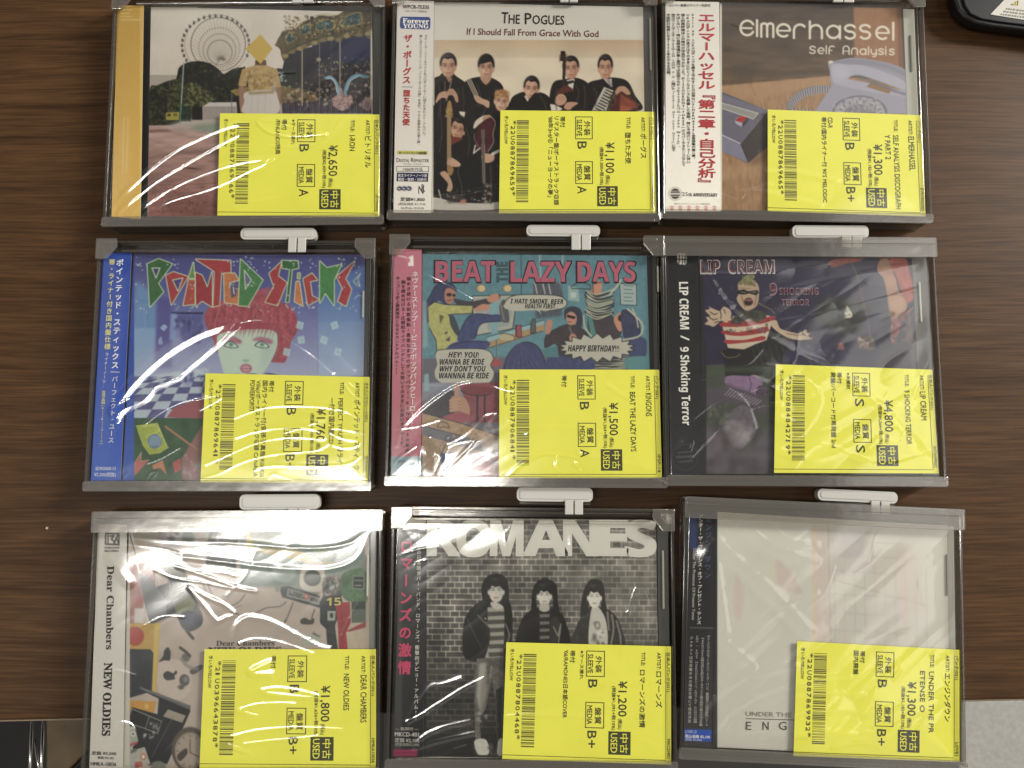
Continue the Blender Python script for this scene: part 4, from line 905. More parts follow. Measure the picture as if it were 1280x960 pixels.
    P_('1060,190 1150,105 1125,210 1190,260 1120,430 1030,405 1095,290', R_); P_('1155,95 1275,98 1278,150 1230,160 1205,405 1185,405 1215,160 1158,150', G_); P_('1262,255 1285,250 1310,435 1250,400', O_); P_('1275,190 1290,190 1288,230 1272,226', '#7a8a3c')
    P_('1315,230 1380,190 1420,240 1365,250 1380,360 1430,385 1350,430', '#98383c'); P_('1440,100 1490,150 1600,125 1545,240 1545,430 1480,335 1440,410', '#3c7442'); P_('1565,215 1700,100 1630,230 1675,310 1635,435 1575,400 1610,300', R_)
    q = np.random.RandomState(8)
    for i in range(150):
        x = q.choice([90, 360, 480, 780, 930, 1040, 1230, 1370, 1600, 1710]) + q.randn() * 34; y = q.choice([110, 130, 270, 430, 450]) + q.randn() * 22
        A.ell(x, y, 3 + 6 * q.rand(), 3 + 5 * q.rand(), '#a9b8b4', .85, .3)
    A.line('1740,290 1725,230 1745,190 1690,250 1720,285', 7, '#b0bd98', .8); A.line('1700,380 1730,355 1770,370', 7, '#a9b8b4', .8, True)
    for x, y, r in ((1290, 580, 15), (1300, 690, -10), (1190, 780, 12), (1550, 580, -20), (1575, 780, 10), (1470, 690, 20)):
        t = math.radians(r); A.poly([(x + 36 * math.cos(t + a), y + 40 * math.sin(t + a)) for a in (.8, 2.4, 3.9, 5.5)], '#9fb9c2', .8); A.ell(x, y, 10, 11, '#86a2b0', .8, .3)
    # chequered floor, green cloth, scroll, red plane
    d.f(100, 450, 6)
    A.poly('350,190 560,110 960,60 1000,440 300,440', '#a9b6c2', .9, 3)
    def cq(i, j):
        y = 110 + 330 * (i / 7) ** 1.5; sp = 60 + 70 * (i / 7); return (370 + j * sp + (7 - i) * 48, y + (7 - i) * 1.5 - j * 2)
    for i in range(7):
        for j in range(-6, 12):
            if (i + j) % 2: A.poly([cq(i, j), cq(i, j + 1), cq(i + 1, j + 1), cq(i + 1, j)], '#3c3c74', .85)
    A.ell(810, 130, 40, 60, '#5d6394', .7, .5); A.dots(770, 70, 950, 170, 26, 12, ['#8c98b8', '#43487c', '#b0bcca'], 5, .6)
    A.poly('340,435 920,435 1000,440 960,910 320,910', '#2b4a30'); A.mottle('330,435 960,905', 30, 30, .12, 6); A.poly('650,430 700,360 800,320 950,280 960,440', '#8d4a52', sm=False); A.poly('760,740 940,450 960,910 770,900', '#8a5a5a', .9, 2)
    A.poly('420,495 580,475 650,640 670,655 600,700 520,710 470,640', '#8d9a3c', sm=False, tex=.12); A.line('420,495 580,475 650,640', 5, '#c0c66a'); A.ell(560, 610, 52, 55, '#56708a'); A.line('470,500 560,490 600,530 520,560', 8, '#b3ba52', .8)
    for i in range(6): A.line([(520 + i * 15, 640), (535 + i * 14, 570)], 6, '#9ab0bc', .8)
    A.line('640,500 900,690', 17, '#8a5d44'); A.line('642,496 890,676', 5, '#b08a6c', .7)
    A.poly('365,850 460,690 455,760 520,750 400,880', '#a0524a'); A.line('365,850 460,690 455,760 520,750', 4, '#b8a48a'); A.poly('540,790 620,750 650,860 600,810 550,820', '#a86a44'); A.poly('695,770 750,735 765,820 710,850', '#96423e', tex=.2); A.dots(760, 700, 920, 880, 18, 12, ['#a08078', '#7a8a6a', '#6d7fa0'], 7, .6)
    # obi
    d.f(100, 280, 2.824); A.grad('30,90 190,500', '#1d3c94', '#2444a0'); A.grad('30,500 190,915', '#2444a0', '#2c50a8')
    for ch, (p0, p1, sz, b, cl) in (('a', ((142, 122), (123, 513), 27, 'ポインテッド・スティックス', '#d2d4dc')), ('b', ((124, 535), (109, 775), 22, 'パーフェクト・ユース', '#c8cad6')),
                                    ('c', ((114, 122), (96, 445), 22, '帯・ライナー付き国内盤仕様', '#c6c27a')), ('d', ((96, 452), (82, 580), 14, 'ライナーノーツ:', '#c8cad6')), ('e', ((84, 588), (75, 780), 15, '安孫子真哉(KiliKiliVilla)', '#c6c27a'))):
        d.V('obi', b, p0, p1, sz, cl, .018 if ch in 'ace' else .006)
    d.quad('obi', [(108, 521), (140, 522), (140, 524), (108, 523)], '#c8cad6'); d.T('obi', 'SDR0060-O', (54, 869), (126, 869), 12, '#c8cad6'); d.T('obi', '¥2,200(税抜)', (50, 890), (126, 891), 14, '#c8cad6')
    for w, p in ((2.1, '118,660 180,570 262,490 342,430 432,382 512,357 548,352'), (1.8, '545,356 510,395 460,440 400,490 345,535 300,560 262,575 230,615 180,640 150,655 128,684'), (.6, '548,352 600,338 640,336')):
        d.ridge(p, w, .6)
    d.f(100, 450, 6); d.ridge('490,470 600,390 720,325 850,285 960,268', .8); d.ridge('505,770 600,735 740,655', .6); d.ridge('490,905 520,850 570,840 530,900', .6)
    d.f(250, 460, 5.818)
    for p in ('-40,220 60,200 120,198 150,210 120,235 0,300', '250,360 380,310 490,280 640,272 820,275 960,290 1080,320 1155,370', '255,505 380,465 520,440 640,430 780,438 860,455 900,490 900,515 870,515',
              '40,700 240,610 380,550 520,515 680,500 870,512', '1205,475 1080,450 980,435 945,445 960,475 1040,510 1130,525 1155,545 1120,570 1050,578 965,560', '0,805 150,760 260,700 420,645 580,620 740,605 860,590 930,550',
              '400,740 440,720 560,710 760,715 980,712 1100,690 1160,640', '440,880 480,820 515,780 550,775 640,805 740,820', '1060,100 1100,165 1160,220 1200,228 1150,150 1075,95'): d.ridge(p, .75, .42)
    d.f(310, 310, 6); d.ridge('60,400 260,640 480,790 640,930', 1.1, .2); d.ridge('300,420 480,560 640,740 800,900', 1.6, .2)
    t = disc(d, 'CD with a blue obi, its cover a crimson-haired face under jagged letters', '190,106 1005,108 1006,914 150,908', '82,104 182,103 143,905 37,908', (plain('dark_tray_side', (.03, .03, .03), .4), 1018), 1004, (1000, 235, 330, ink('#a9a9a4')), swell=.4, facets=.4)
    price_label(d, [(256.9, 466.6), (461.9, 471.2), (460.5, 604.4), (250.5, 602.9)], 'ネオパンク/ガレージ(021)', 'ポインテッド・スティックス', ['PERFECT YOUTH 帯ライナ', 'ー付き国内盤CD'], '¥1,760', '(税抜¥1,600+税10%)', 'B', 'B+', ['帯付', '国内ライナー付(安孫子真哉 Kili Kili', 'Villa)/ボーナストラック収録 CANADA', 'POWERPOP/77'], '22U0887869641', 'SDR0060-O', t)
    keeper(d, 'clear security case around the CD with the blue obi', 'tab', (301, 285, 395, 301), (361, 383, 316))

def cd5():
    d = Disc(5, [(35, 100), (950, 118), (968, 900), (25, 895)], (480, 275, 2.783), (484, 290, 836, 620), '#527683'); A = d.art
    LN = '#20242a'
    d.f(480, 310, 6); A.grad('285,35 1960,800', '#4f7683', '#56808c'); A.mottle('285,35 1960,900', 10, 10, .05, 3); A.line('1028,45 1030,350', 4, LN)
    A.poly('290,830 1960,800 1960,1800 285,1800', '#5b5a66')
    for x in (728, 925): A.ell(x - 10, 303, 26, 27, '#a58e66'); A.ell(x + 8, 303, 26, 28, '#bda67a'); A.ell(x, 303, 36, 29, LN, .8, 0, 0, .08)
    A.poly('665,360 1000,352 965,605 670,660', '#9b9a90'); A.poly('690,380 980,372 940,580 690,630', '#87918f'); A.line('665,360 1000,352 965,605 670,660 665,360', 5, LN)
    A.poly('795,400 860,395 855,640 805,650', '#6f97a0'); A.poly('700,560 760,470 780,620 700,640', '#a7a79d', .7)
    A.poly('780,700 1200,560 1200,620 1000,690 780,750', '#9a7d5a'); A.poly('770,670 1200,540 1200,570 780,705', '#7fa0a6'); A.line('780,752 1190,622', 4, LN); A.line('770,670 1200,540', 4, LN)
    # kicking guitarist
    A.poly('300,430 350,350 380,290 430,262 500,262 540,300 545,330 530,330 500,420 460,430 400,400 330,560 310,520', '#363a5c', sm=True, tex=.15); A.line('300,430 350,350 380,290 430,262 500,262 545,310', 5, LN, 1, True)
    A.poly('455,330 480,300 530,320 535,370 500,420 460,400', '#a06f5e', sm=True); A.ell(488, 350, 20, 13, '#241c20'); A.ell(525, 355, 12, 11, '#241c20'); A.line('475,395 505,390', 5, '#5c2428')
    A.poly('520,380 640,400 760,380 860,345 862,385 760,430 600,460', '#3c3a40', sm=True, tex=.1); A.poly('770,380 810,350 855,345 860,390 800,410', '#b07a66', sm=True); A.poly('685,450 740,420 790,430 780,460 690,475', '#b07a66', sm=True)
    A.poly('330,440 380,405 460,425 670,432 660,490 480,500 540,640 560,700 480,740 400,800 390,690 340,600', '#a09f60', sm=False, tex=.12); A.line('330,440 380,405 460,425 670,432 660,490 480,500', 5, LN); A.line('340,600 390,690 400,800', 5, LN)
    A.poly('490,500 530,520 570,640 540,650 500,580', '#3a4048', sm=True); A.poly('415,500 450,510 420,570', '#55573c'); A.poly('450,640 480,620 470,650', '#4c3a50'); A.poly('460,690 500,660 490,700', '#4c3a50')
    A.poly('560,650 620,530 680,495 790,500 870,500 880,550 730,570 680,680 560,700', '#3a436c', sm=True, tex=.15); A.line('560,650 620,530 680,495 790,500', 5, LN, 1, True); A.line('680,680 730,570 880,550', 5, LN, 1, True)
    A.poly('865,430 890,390 915,400 935,480 938,550 910,560 885,550 870,500', '#4d4f54', sm=True); A.line('870,400 900,540', 8, '#8d8f90', .7)
    A.poly('480,740 560,700 780,700 775,750 700,770 500,765', '#3a4070', sm=True, tex=.15); A.line('500,735 640,700 780,705', 5, LN, 1, True)
    # bottles, microphone stand
    A.poly('870,650 900,640 970,660 975,690 880,690', '#a59a7a', sm=True); A.line('872,648 902,640 972,660 975,690', 4, LN, 1, True); A.line('845,690 850,880', 12, '#6f8088'); A.line('842,690 848,880', 3, LN)
    A.poly('985,580 1025,578 1030,665 990,668', '#93444e'); A.line('985,580 1025,578 1030,665 990,668 985,580', 4, LN); A.poly('800,830 850,830 885,880 805,885', '#96444a', sm=True)
    A.poly('290,400 320,395 330,740 290,750', '#7f9ba0', .8, 3)
    # blue haired head seen from behind
    A.poly('900,920 920,820 980,740 1060,705 1140,730 1190,800 1215,920 1060,930', '#3d4066', sm=True, tex=.15); A.line('900,920 920,820 980,740 1060,705 1140,730 1190,800 1215,920', 6, LN, 1, True)
    for i in range(16): A.line([(1055, 715), (930 + i * 18, 880)], 3, ['#2a2c4c', '#565a86'][i % 2], .7)
    A.poly('960,900 1010,880 1060,915 960,915', '#a97a66')
    # right half: singer, tied-up figure
    d.f(640, 310, 5.647)
    A.line('195,50 210,330', 14, '#93a4a2', .7); A.line('360,50 330,330', 14, '#93a4a2', .7)
    A.poly('150,250 340,245 360,330 350,480 170,500 150,330', '#474652', .85, 3, tex=.2)
    for x in (180, 235, 275): A.line([(x - 20, 240), (x, 330)], 9, '#a9a69c', .9); 
    A.poly('395,265 470,280 475,380 395,370', '#7f9a98'); A.poly('415,310 455,315 450,355 412,350', '#a3b0aa'); A.line('415,275 480,235 550,260 560,290 420,285', 5, LN)
    A.poly('760,250 878,255 880,405 768,400', '#8fa19f'); A.line('760,250 878,255 880,405 768,400 760,250', 4, LN)
    for i in range(5): A.line([(790, 265 + i * 27), (860 - (i * 13 % 24), 268 + i * 27)], 6, '#4a555a', .8)
    A.poly('230,700 240,620 330,560 400,540 480,560 540,620 545,760 330,780 310,680 250,705', '#3a3438', sm=True, tex=.15); A.line('230,700 240,620 330,560 400,540 480,560 540,620', 5, LN, 1, True)
    A.poly('375,520 370,440 420,412 480,430 500,500 490,560 450,560 455,480 385,490', '#303444', sm=True); A.poly('385,470 420,450 455,480 450,530 410,545 390,520', '#aa7a68', sm=True); A.poly('390,470 450,485 440,502 390,490', '#241c1e'); A.line('395,520 420,522', 5, '#74302e')
    A.poly('235,600 245,520 270,505 285,525 268,600', '#a97662', sm=True); A.line('405,560 425,610', 16, '#55575c'); A.ell(430, 635, 26, 30, '#a97662')
    A.poly('560,330 575,250 630,235 632,310 600,345', '#b27c66', sm=True); A.line('575,340 570,255 632,240', 5, LN)
    A.poly('535,480 600,470 680,460 770,560 740,640 560,620', '#3e393e', sm=True, tex=.15); A.poly('535,480 560,470 600,640 560,640', '#467a78'); A.poly('720,520 730,480 780,450 800,530 760,590', '#b07c66', sm=True); A.ell(772, 495, 24, 26, '#2c2226')
    A.poly('770,450 830,440 890,500 910,600 900,640 800,640 780,590', '#343854', sm=True, tex=.15); A.poly('800,640 940,640 935,780 830,760', '#3c4266', sm=True)
    q = np.random.RandomState(4)
    for k in range(12):
        y = 300 + k * 15; A.line([(515 + q.rand() * 20, y), (600, y + 25 + q.rand() * 14), (700 + q.rand() * 20, y - 10 + q.rand() * 30)], 13, LN, .8, True); A.line([(517 + q.rand() * 20, y), (600, y + 25 + q.rand() * 14), (698 + q.rand() * 20, y - 10 + q.rand() * 30)], 8, '#a8a68e', 1, True)
    for k in range(7):
        y = 780 + k * 12; A.line([(545, y), (650, y + 22 * (q.rand() - .3)), (800, y - 10 + q.rand() * 20)], 11, LN, .8, True); A.line([(545, y), (650, y + 16), (800, y)], 7, '#a8a68e', 1, True)
    A.line('770,225 740,270 690,330', 14, '#a8a68e', 1, True); A.line('815,430 860,470 920,540 900,620 780,650', 12, '#a8a68e', 1, True); A.line('850,430 880,500 890,560', 9, '#a8a68e', 1, True); A.line('505,480 515,560 560,620', 10, '#a8a68e', 1, True)
    A.poly('220,850 250,780 330,760 470,780 560,780 560,860 220,860', '#3a4268', sm=True, tex=.15); A.poly('0,860 0,720 60,670 150,690 210,780 225,860', '#3d4066', sm=True, tex=.12); A.poly('800,780 960,770 960,860 820,860', '#4f7c80', sm=True); A.poly('215,720 320,690 330,770 230,770', '#467078')
    for i in range(12): A.line([(70, 685), (-20 + i * 20, 850)], 3, ['#2a2c4c', '#565a86'][i % 2], .7)
    A.poly('145,500 165,500 168,600 130,605 132,540', '#4e5658'); A.line('145,500 165,500 168,600 130,605 132,540 145,500', 4, LN); A.poly('30,545 65,543 68,628 32,630', '#93444e'); A.line('30,545 65,543 68,628 32,630 30,545', 4, LN)
    # speech balloons
    B_ = '#a8a598'
    A.poly('-60,400 -20,350 60,330 250,330 350,345 388,385 360,425 250,445 200,440 205,470 170,440 40,445 -40,430', B_, sm=True); A.line('-60,400 -20,350 60,330 250,330 350,345 388,385 360,425 250,445', 5, LN, 1, True)
    bst = []; 
    for i in range(36):
        a = i / 36 * 2 * math.pi; k = 1.04 if i % 2 else .88; bst.append((600 + 262 * k * math.cos(a), 705 + 104 * (1.0 if i % 2 else .66) * math.sin(a)))
    A.poly(bst, B_); A.line(bst + bst[:1], 5, LN); 
    d.f(480, 310, 6); A.poly('385,800 400,770 480,758 700,755 790,775 820,830 800,880 830,940 790,1010 650,1035 480,1025 400,990 380,930 400,870', B_, sm=True); A.line('385,800 400,770 480,758 700,755 790,775 820,830 800,880 830,940 790,1010 650,1035', 5, LN, 1, True)
    # lower left: fist, stool, counter
    d.f(480, 450, 6)
    A.grad('285,170 880,420', '#7f8494', '#5f5c66'); A.poly('300,110 335,100 340,230 300,235', '#7f9ea4', .9, 2); A.line('335,190 420,190', 4, '#9aa0a4')
    A.poly('290,380 420,260 520,230 560,300 640,360 640,440 400,460', '#34303a', sm=True, tex=.15); A.poly('560,180 960,160 960,470 640,470 620,330', '#7d3c48', tex=.08)
    A.poly('575,225 640,195 760,200 810,225 780,262 640,265', '#6d3038', sm=True); A.line('575,228 640,262 780,262 810,228', 5, LN, 1, True); A.line('700,265 700,460', 16, '#2c2a30'); A.line('755,265 755,460', 14, '#2c2a30')
    A.poly('500,300 520,270 600,280 640,350 640,410 600,420 510,380', '#a07862', sm=True); A.poly('530,190 560,180 560,270 530,280', '#a27a66', sm=True)
    for i in range(4): A.poly([(495, 295 + i * 25), (560, 285 + i * 25), (580, 305 + i * 25), (500, 318 + i * 25)], '#a98068', sm=True); A.line([(495, 318 + i * 25), (575, 308 + i * 25)], 4, '#503c38')
    A.poly('430,440 560,390 640,420 600,470', '#8d4450', sm=True)
    A.poly('285,395 560,470 960,600 960,700 560,560 285,490', '#96795c', tex=.08); A.line('285,395 560,470 960,600', 5, LN); A.poly('285,490 560,560 960,700 960,760 600,650 285,560', '#5c5a64'); A.line('285,492 560,562 960,700', 4, LN)
    A.line('400,500 420,460 450,465 480,480 490,510 450,500 420,510 400,500', 5, LN, .9); A.dots(520, 470, 860, 640, 40, 12, ['#a5937c', '#6d5c56', '#a8766a'], 6, .5)
    A.poly('285,560 600,650 960,760 960,870 285,870', '#8f7862', tex=.1); A.poly('600,730 760,690 960,760 960,870 600,870', '#843c48', sm=True, tex=.12); A.poly('430,700 520,690 500,870 430,870', '#3c4a78', tex=.15); A.line('380,870 430,700 460,640', 5, LN)
    A.line('600,680 960,820', 12, '#6d8088', .8); A.poly('720,600 860,570 860,690 740,670', '#948272', .8, 2); A.dots(600, 560, 870, 860, 40, 14, ['#a58c72', '#6a4a50', '#57606c', '#a2685e'], 9, .5)
    # lettering: pink capitals with dark outline
    d.f(480, 275, 2.783)
    def cap(t, x0, x1, y=215, h=72):
        d.T('title', heavy(t), (x0 - 4, y + 3), (x1 + 4, y + 3), h + 7, LN, .03, z=10.40); d.T('title', heavy(t), (x0, y - 1), (x1, y - 1), h, '#a85468', .012, z=10.55)
    cap('BEAT', 179, 384); cap('LAZY', 441, 650, 216, 71); cap('DAYS', 674, 874, 215, 70)
    d.T('title', heavy('THE'), (430, 216), (430, 146), 36, '#3a5058', .03)
    d.T('title', slant('HEY! YOU!'), (224, 478), (330, 479), 20, LN); d.T('title', slant('WANNA BE RIDE'), (194, 503), (350, 503), 20, LN); d.T('title', slant('WHY DON\'T YOU'), (194, 527), (354, 527), 20, LN); d.T('title', slant('WANNNA BE RIDE'), (192, 551), (366, 551), 20, LN)
    d.T('title', slant('I HATE SMOKE, BEER'), (440, 290), (624, 292), 17, LN); d.T('title', slant('HEALTH FIRST...'), (490, 307), (606, 308), 15, LN); d.T('title', slant('HAPPY BIRTHDAY!!!'), (640, 457), (818, 458), 22, LN)
    # obi
    A.grad('20,95 132,500', '#a8606e', '#b0697a'); A.grad('20,500 132,830', '#a9626c', '#9a5560'); A.grad('20,823 132,905', '#5c777c', '#64828a')
    d.V('obi', 'ネヴァーストップ!!ピュアポップパンクヒーロー!!', (109, 178), (97, 735), 24, '#d2c4c2', .014); 
    for i, (b, y0, y1) in enumerate((('煌めき続ける初期衝動!愚直なまでのポップパワー!KINGONSの新作、', 195, 830), ('胸を締め付ける!圧倒的ライブバンドとしての勢いそのままにお届けするサード。', 208, 800), ('キンゴンズ史上最高傑作となるセカンドアルバム!!!', 195, 540))): d.V('obi', b, (87 - 19 * i, y0), (82 - 19 * i, y1), 15, '#3e2630', .008)
    d.T('obi', 'IPSP-014', (48, 846), (104, 847), 11, '#33474c'); d.T('obi', '発売元', (58, 862), (92, 862), 10, '#33474c', .02); d.T('obi', '¥2,500+税', (40, 882), (110, 883), 11, '#33474c', .01)
    A.poly('84,130 102,122 103,160 84,160', '#cfc8b8'); A.line('50,124 70,128 84,134', 5, '#c9b8b0', .8); A.ell(84, 140, 7, 9, '#b0697a')
    d.f(480, 450, 6)
    for p, w in (('90,640 125,520 190,440 270,360 370,280 470,210 560,165 640,148', 1.1), ('75,780 110,735 200,670 300,600 345,572', .6), ('375,860 410,780 450,690 470,625 500,615 600,555 680,485 740,415 800,392 848,390', .9), ('848,390 800,440 740,500 680,600 600,690 520,770 435,855', .9),
                 ('300,640 320,720 350,800 385,840', 2.6), ('275,510 272,640 278,850', .9), ('340,640 380,690 420,730', 1.6), ('85,860 150,810 230,785', .5), ('180,870 250,885 340,870', .6)): d.ridge(p, w, .5)
    d.f(620, 450, 5.953); d.ridge('90,870 200,770 340,700 480,695 640,720', .9, .22); d.ridge('240,540 400,490 600,500 900,540', 1.3, .16); d.ridge('640,680 900,740 1180,810', 1.2, .18); d.ridge('470,720 450,790 540,840 640,820 600,760', .7, .25); d.ridge('850,170 1000,260 1160,330', 1.3, .16)
    d.f(480, 310, 6); d.ridge('285,170 480,270 660,370', .5, .16)
    t = disc(d, 'CD with a pink obi, its cover a blue and pink comic drawing with speech balloons', '133,118 914,124 934,898 130,895', '33,100 131,103 128,895 25,895', (plain('dark_tray_side', (.035, .035, .035), .4), 950), 936, (952, 160, 250, ink('#a5a59c')), swell=.5, facets=.5)
    price_label(d, [(624.4, 461.8), (823.9, 462.2), (827.5, 597.7), (623.7, 597.7)], 'パンク(021)', 'KINGONS', ['BEAT THE LAZY DAYS'], '¥1,500', '(税抜¥1,364+税10%)', 'B', 'A', ['帯付'], '22U0887906841', 'IPSP-14', t)
    keeper(d, 'clear security case around the CD with the pink obi, centre of the table', 'tab', (658, 281, 750, 297.5), (714, 738, 313))

def cd6():
    d = Disc(6, [(20, 103), (938, 130), (970, 885), (40, 905)], (825, 275, 2.784), (826, 290, 1180, 616), '#221e33'); A = d.art
    d.f(830, 310, 6); A.grad('250,60 2100,900', '#241f3a', '#221c38'); A.mottle('250,60 2100,1000', 40, 120, .12, 3)
    A.poly('250,880 860,850 860,1800 250,1800', '#3c4038'); 
    # shouting man in the striped shirt
    SK = '#a48a72'
    A.poly('440,770 600,700 780,620 830,600 920,640 940,720 860,900 700,960 460,960', '#141114', tex=.3)
    for i in range(40): A.line([(640 + (i * 53 % 270), 700 + (i * 31 % 180)), (660 + (i * 53 % 270), 740 + (i * 31 % 180))], 4, '#5d5a58', .5)
    A.poly('430,560 520,510 620,500 760,500 830,520 800,590 770,690 690,720 600,760 480,750', '#b5a590', sm=False)
    A.poly('430,560 520,540 620,550 820,510 810,545 640,585 435,590', '#94282c', sm=True); A.poly('440,620 560,630 760,590 780,600 770,630 580,660 445,645', '#94282c', sm=True); A.poly('455,690 600,690 740,660 750,690 600,710 480,720', '#94282c', sm=True)
    A.poly('545,500 570,470 720,470 770,510 700,560 640,530 560,570 500,560', '#33342c', sm=True, tex=.4); A.dots(470, 500, 780, 640, 60, 9, ['#2b2620', '#5c5344'], 4, .6)
    A.poly('560,340 555,270 600,235 670,240 710,290 710,380 690,440 620,470 570,430 545,380', SK, sm=True); A.poly('560,280 580,240 630,200 680,210 660,250 690,290 600,270', '#6d6a44', sm=True, tex=.5)
    for i in range(14): A.line([(600 + i * 6, 280), (590 + i * 8, 205 + (i * 23 % 40))], 4, ['#a09a62', '#2c2a20'][i % 2], .8)
    A.poly('545,320 600,310 630,325 700,315 712,335 690,355 640,340 600,350 555,345', '#141012'); A.line('580,330 610,335', 5, '#b0a89a', .8); A.line('660,335 690,328', 5, '#b0a89a', .8)
    A.poly('600,400 620,375 650,375 668,405 650,430 615,430', '#2a1416', sm=True); A.poly('606,395 625,380 650,382 660,398', '#7d4a46', sm=True); A.line('580,360 600,420 610,440', 4, '#3c2a24'); A.line('695,350 680,430', 4, '#3c2a24'); A.line('560,300 650,305', 4, '#3c2a24', .6)
    A.poly('430,545 400,570 370,590 340,580 305,570 330,545 315,520 345,510 310,470 345,455 330,435 380,460 420,470 450,440 500,470 500,520 470,560', '#ac967e', sm=True)
    for p in ('340,520 370,540 400,530', '345,480 380,500 400,490', '420,470 430,500 425,530', '450,460 460,490', '380,560 410,550'): A.line(p, 6, '#2a201e')
    A.poly('800,570 840,540 870,600 920,620 1010,640 1060,610 1080,640 1110,630 1080,660 1120,680 1060,690 1000,690 920,670 840,620', '#ac967e', sm=True); A.line('920,640 1000,655 1060,650', 4, '#3c2a24'); A.line('1040,640 1070,665', 5, '#3c2a24')
    A.line('700,410 800,460 830,490', 9, '#6d6846', .8); A.line('430,780 470,820 540,815 570,795', 5, '#8a7a52', .9, True)
    # glowing creature, cables at the right
    d.f(1000, 310, 6)
    A.poly('140,400 240,380 470,400 470,600 380,640 240,600 130,560', '#20201e', .9, 10, True, .3); A.poly('220,100 300,80 470,75 440,100 340,120 240,145', '#8a4038', sm=True, tex=.2); A.line('370,90 430,210 470,380 500,500 525,660', 7, '#6d4c46', 1, True)
    A.poly('330,500 350,430 370,450 395,500 385,525 340,525', '#b5ae9a'); A.dots(330, 440, 395, 520, 8, 8, ['#3c3a34'], 5, .9); A.ell(348, 560, 17, 16, '#8c8668', 1, 0, 0, .35); A.ell(262, 560, 12, 10, '#5a5640', .9)
    A.dots(200, 530, 390, 660, 60, 10, ['#35362c', '#4a4a38', '#1c1c1a'], 6, .6); A.dots(60, 730, 330, 880, 110, 14, ['#4c5674', '#2d3554', '#6a5848', '#20222c', '#8a86a0'], 7, .6)
    A.poly('600,90 660,80 690,150 720,230 740,320 800,380 800,460 740,510 690,560 660,400 630,240 580,170', '#8d6450', sm=True, tex=.12); A.ell(680, 250, 42, 50, '#9c7258', .9, .3); A.ell(730, 410, 66, 70, '#a27a5e', .9, .3); A.ell(630, 130, 40, 44, '#946a52', .9, .3)
    A.line('690,170 720,230 735,320 690,350', 5, '#4a3028', .8, True); A.line('690,345 790,370 800,450', 5, '#4a3028', .8, True)
    A.poly('670,85 790,80 820,180 850,280 850,380 800,410 760,330 720,210', '#94443c', sm=True, tex=.2)
    for i in range(12): A.line([(800 + i * 5, 100 + i * 24), (830 + i * 3, 118 + i * 24)], 5, '#8d4038', .8)
    A.poly('680,560 740,520 850,440 830,480 760,560 740,640 690,720', '#7d4a4c', sm=True, tex=.3); A.poly('790,520 830,520 830,640 870,700 800,720', '#4c3c40', sm=True, tex=.3); A.dots(680, 500, 880, 740, 90, 9, ['#8a5454', '#4a2c30', '#5e4c4c', '#2c2428'], 8, .6)
    A.poly('430,690 520,660 560,700 550,760 480,760', '#5d4840', sm=True, tex=.5); A.dots(430, 670, 560, 760, 30, 9, ['#a08878', '#2c2022'], 9, .7); A.poly('560,780 880,700 900,900 560,900', '#3e3a40', .8, 12); A.poly('0,720 160,650 470,880 0,900', '#2b2740', .6, 10)
    A.ell(308, 735, 22, 26, '#8d5048', .9, .3)
    # purple hand and grinning face
    d.f(830, 450, 6)
    A.poly('290,60 840,40 840,110 700,90 450,95 290,110', '#3a4a36', .8, 8); A.poly('480,120 640,120 670,112 740,160 700,260 640,240 470,190', '#7a6080', sm=True, tex=.1); A.line('640,130 655,180 640,240', 4, '#2c2030'); A.poly('690,230 720,190 780,220 770,260 700,270', '#4a3a4c', sm=True, tex=.3)
    A.poly('295,230 480,180 640,240 770,300 760,420 600,330 420,320 295,400', '#4c4050', .8, 6)
    for i in range(12): A.line([(455 + i * 21, 262 + i * 7), (500 + i * 21, 215 + i * 8)], 7, '#8d8490', .8)
    A.poly('440,500 480,400 600,340 690,430 690,540 620,640 560,670 500,630 450,560', '#57505a', sm=True, tex=.2); A.poly('450,540 500,450 590,480 680,520 620,620 560,655 490,620', '#7d7478', .8, 6, True, .15)
    A.dots(330, 340, 470, 480, 40, 16, ['#55604c', '#3c4238', '#6a6a60'], 4, .5); A.poly('295,480 440,500 560,680 840,560 840,860 295,860', '#4f4850', .85, 10); A.mottle('290,450 850,870', 30, 30, .15, 5)
    A.poly('300,520 430,560 440,640 330,740 300,740', '#5e5260', .7, 8); A.poly('680,640 740,520 840,480 840,760 720,760', '#57525a', .7, 8)
    # lettering, hand-cut: red with white edge
    d.f(825, 275, 2.784)
    for b, x0, x1, y, h in (('LIP', 141, 210, 188, 50), ('CREAM', 238, 400, 187, 50)): d.T('title', heavy(b), (x0, y), (x1, y), h, '#a9a2a2', .02, z=10.40); d.T('title', heavy(b), (x0 + 3, y - 4), (x1 - 3, y - 4), h - 7, '#5c1e2a', -.012, z=10.55)
    for b, x0, x1, y, h in (('9', 382, 408, 262, 44), ('SHOCKING', 416, 552, 259, 24), ('TERROR', 424, 520, 297, 22)): d.T('title2', heavy(b), (x0, y), (x1, y), h, '#948a94', .0, z=10.40); d.T('title2', heavy(b), (x0 + 1.5, y - 2), (x1 - 1.5, y - 2), h - 4, '#6e2634', -.014, z=10.55)
    # obi
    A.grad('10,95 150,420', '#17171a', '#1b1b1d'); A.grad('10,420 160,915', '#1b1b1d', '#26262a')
    Wt = '#cbc8bc'
    d.T('obi', heavy('LIP CREAM'), (66, 216), (70, 380), 31, Wt, .008); d.T('obi', '/', (72, 402), (73, 420), 28, Wt, .02); d.T('obi', heavy('9 Shoking Terror'), (70, 442), (78, 714), 31, Wt, .008)
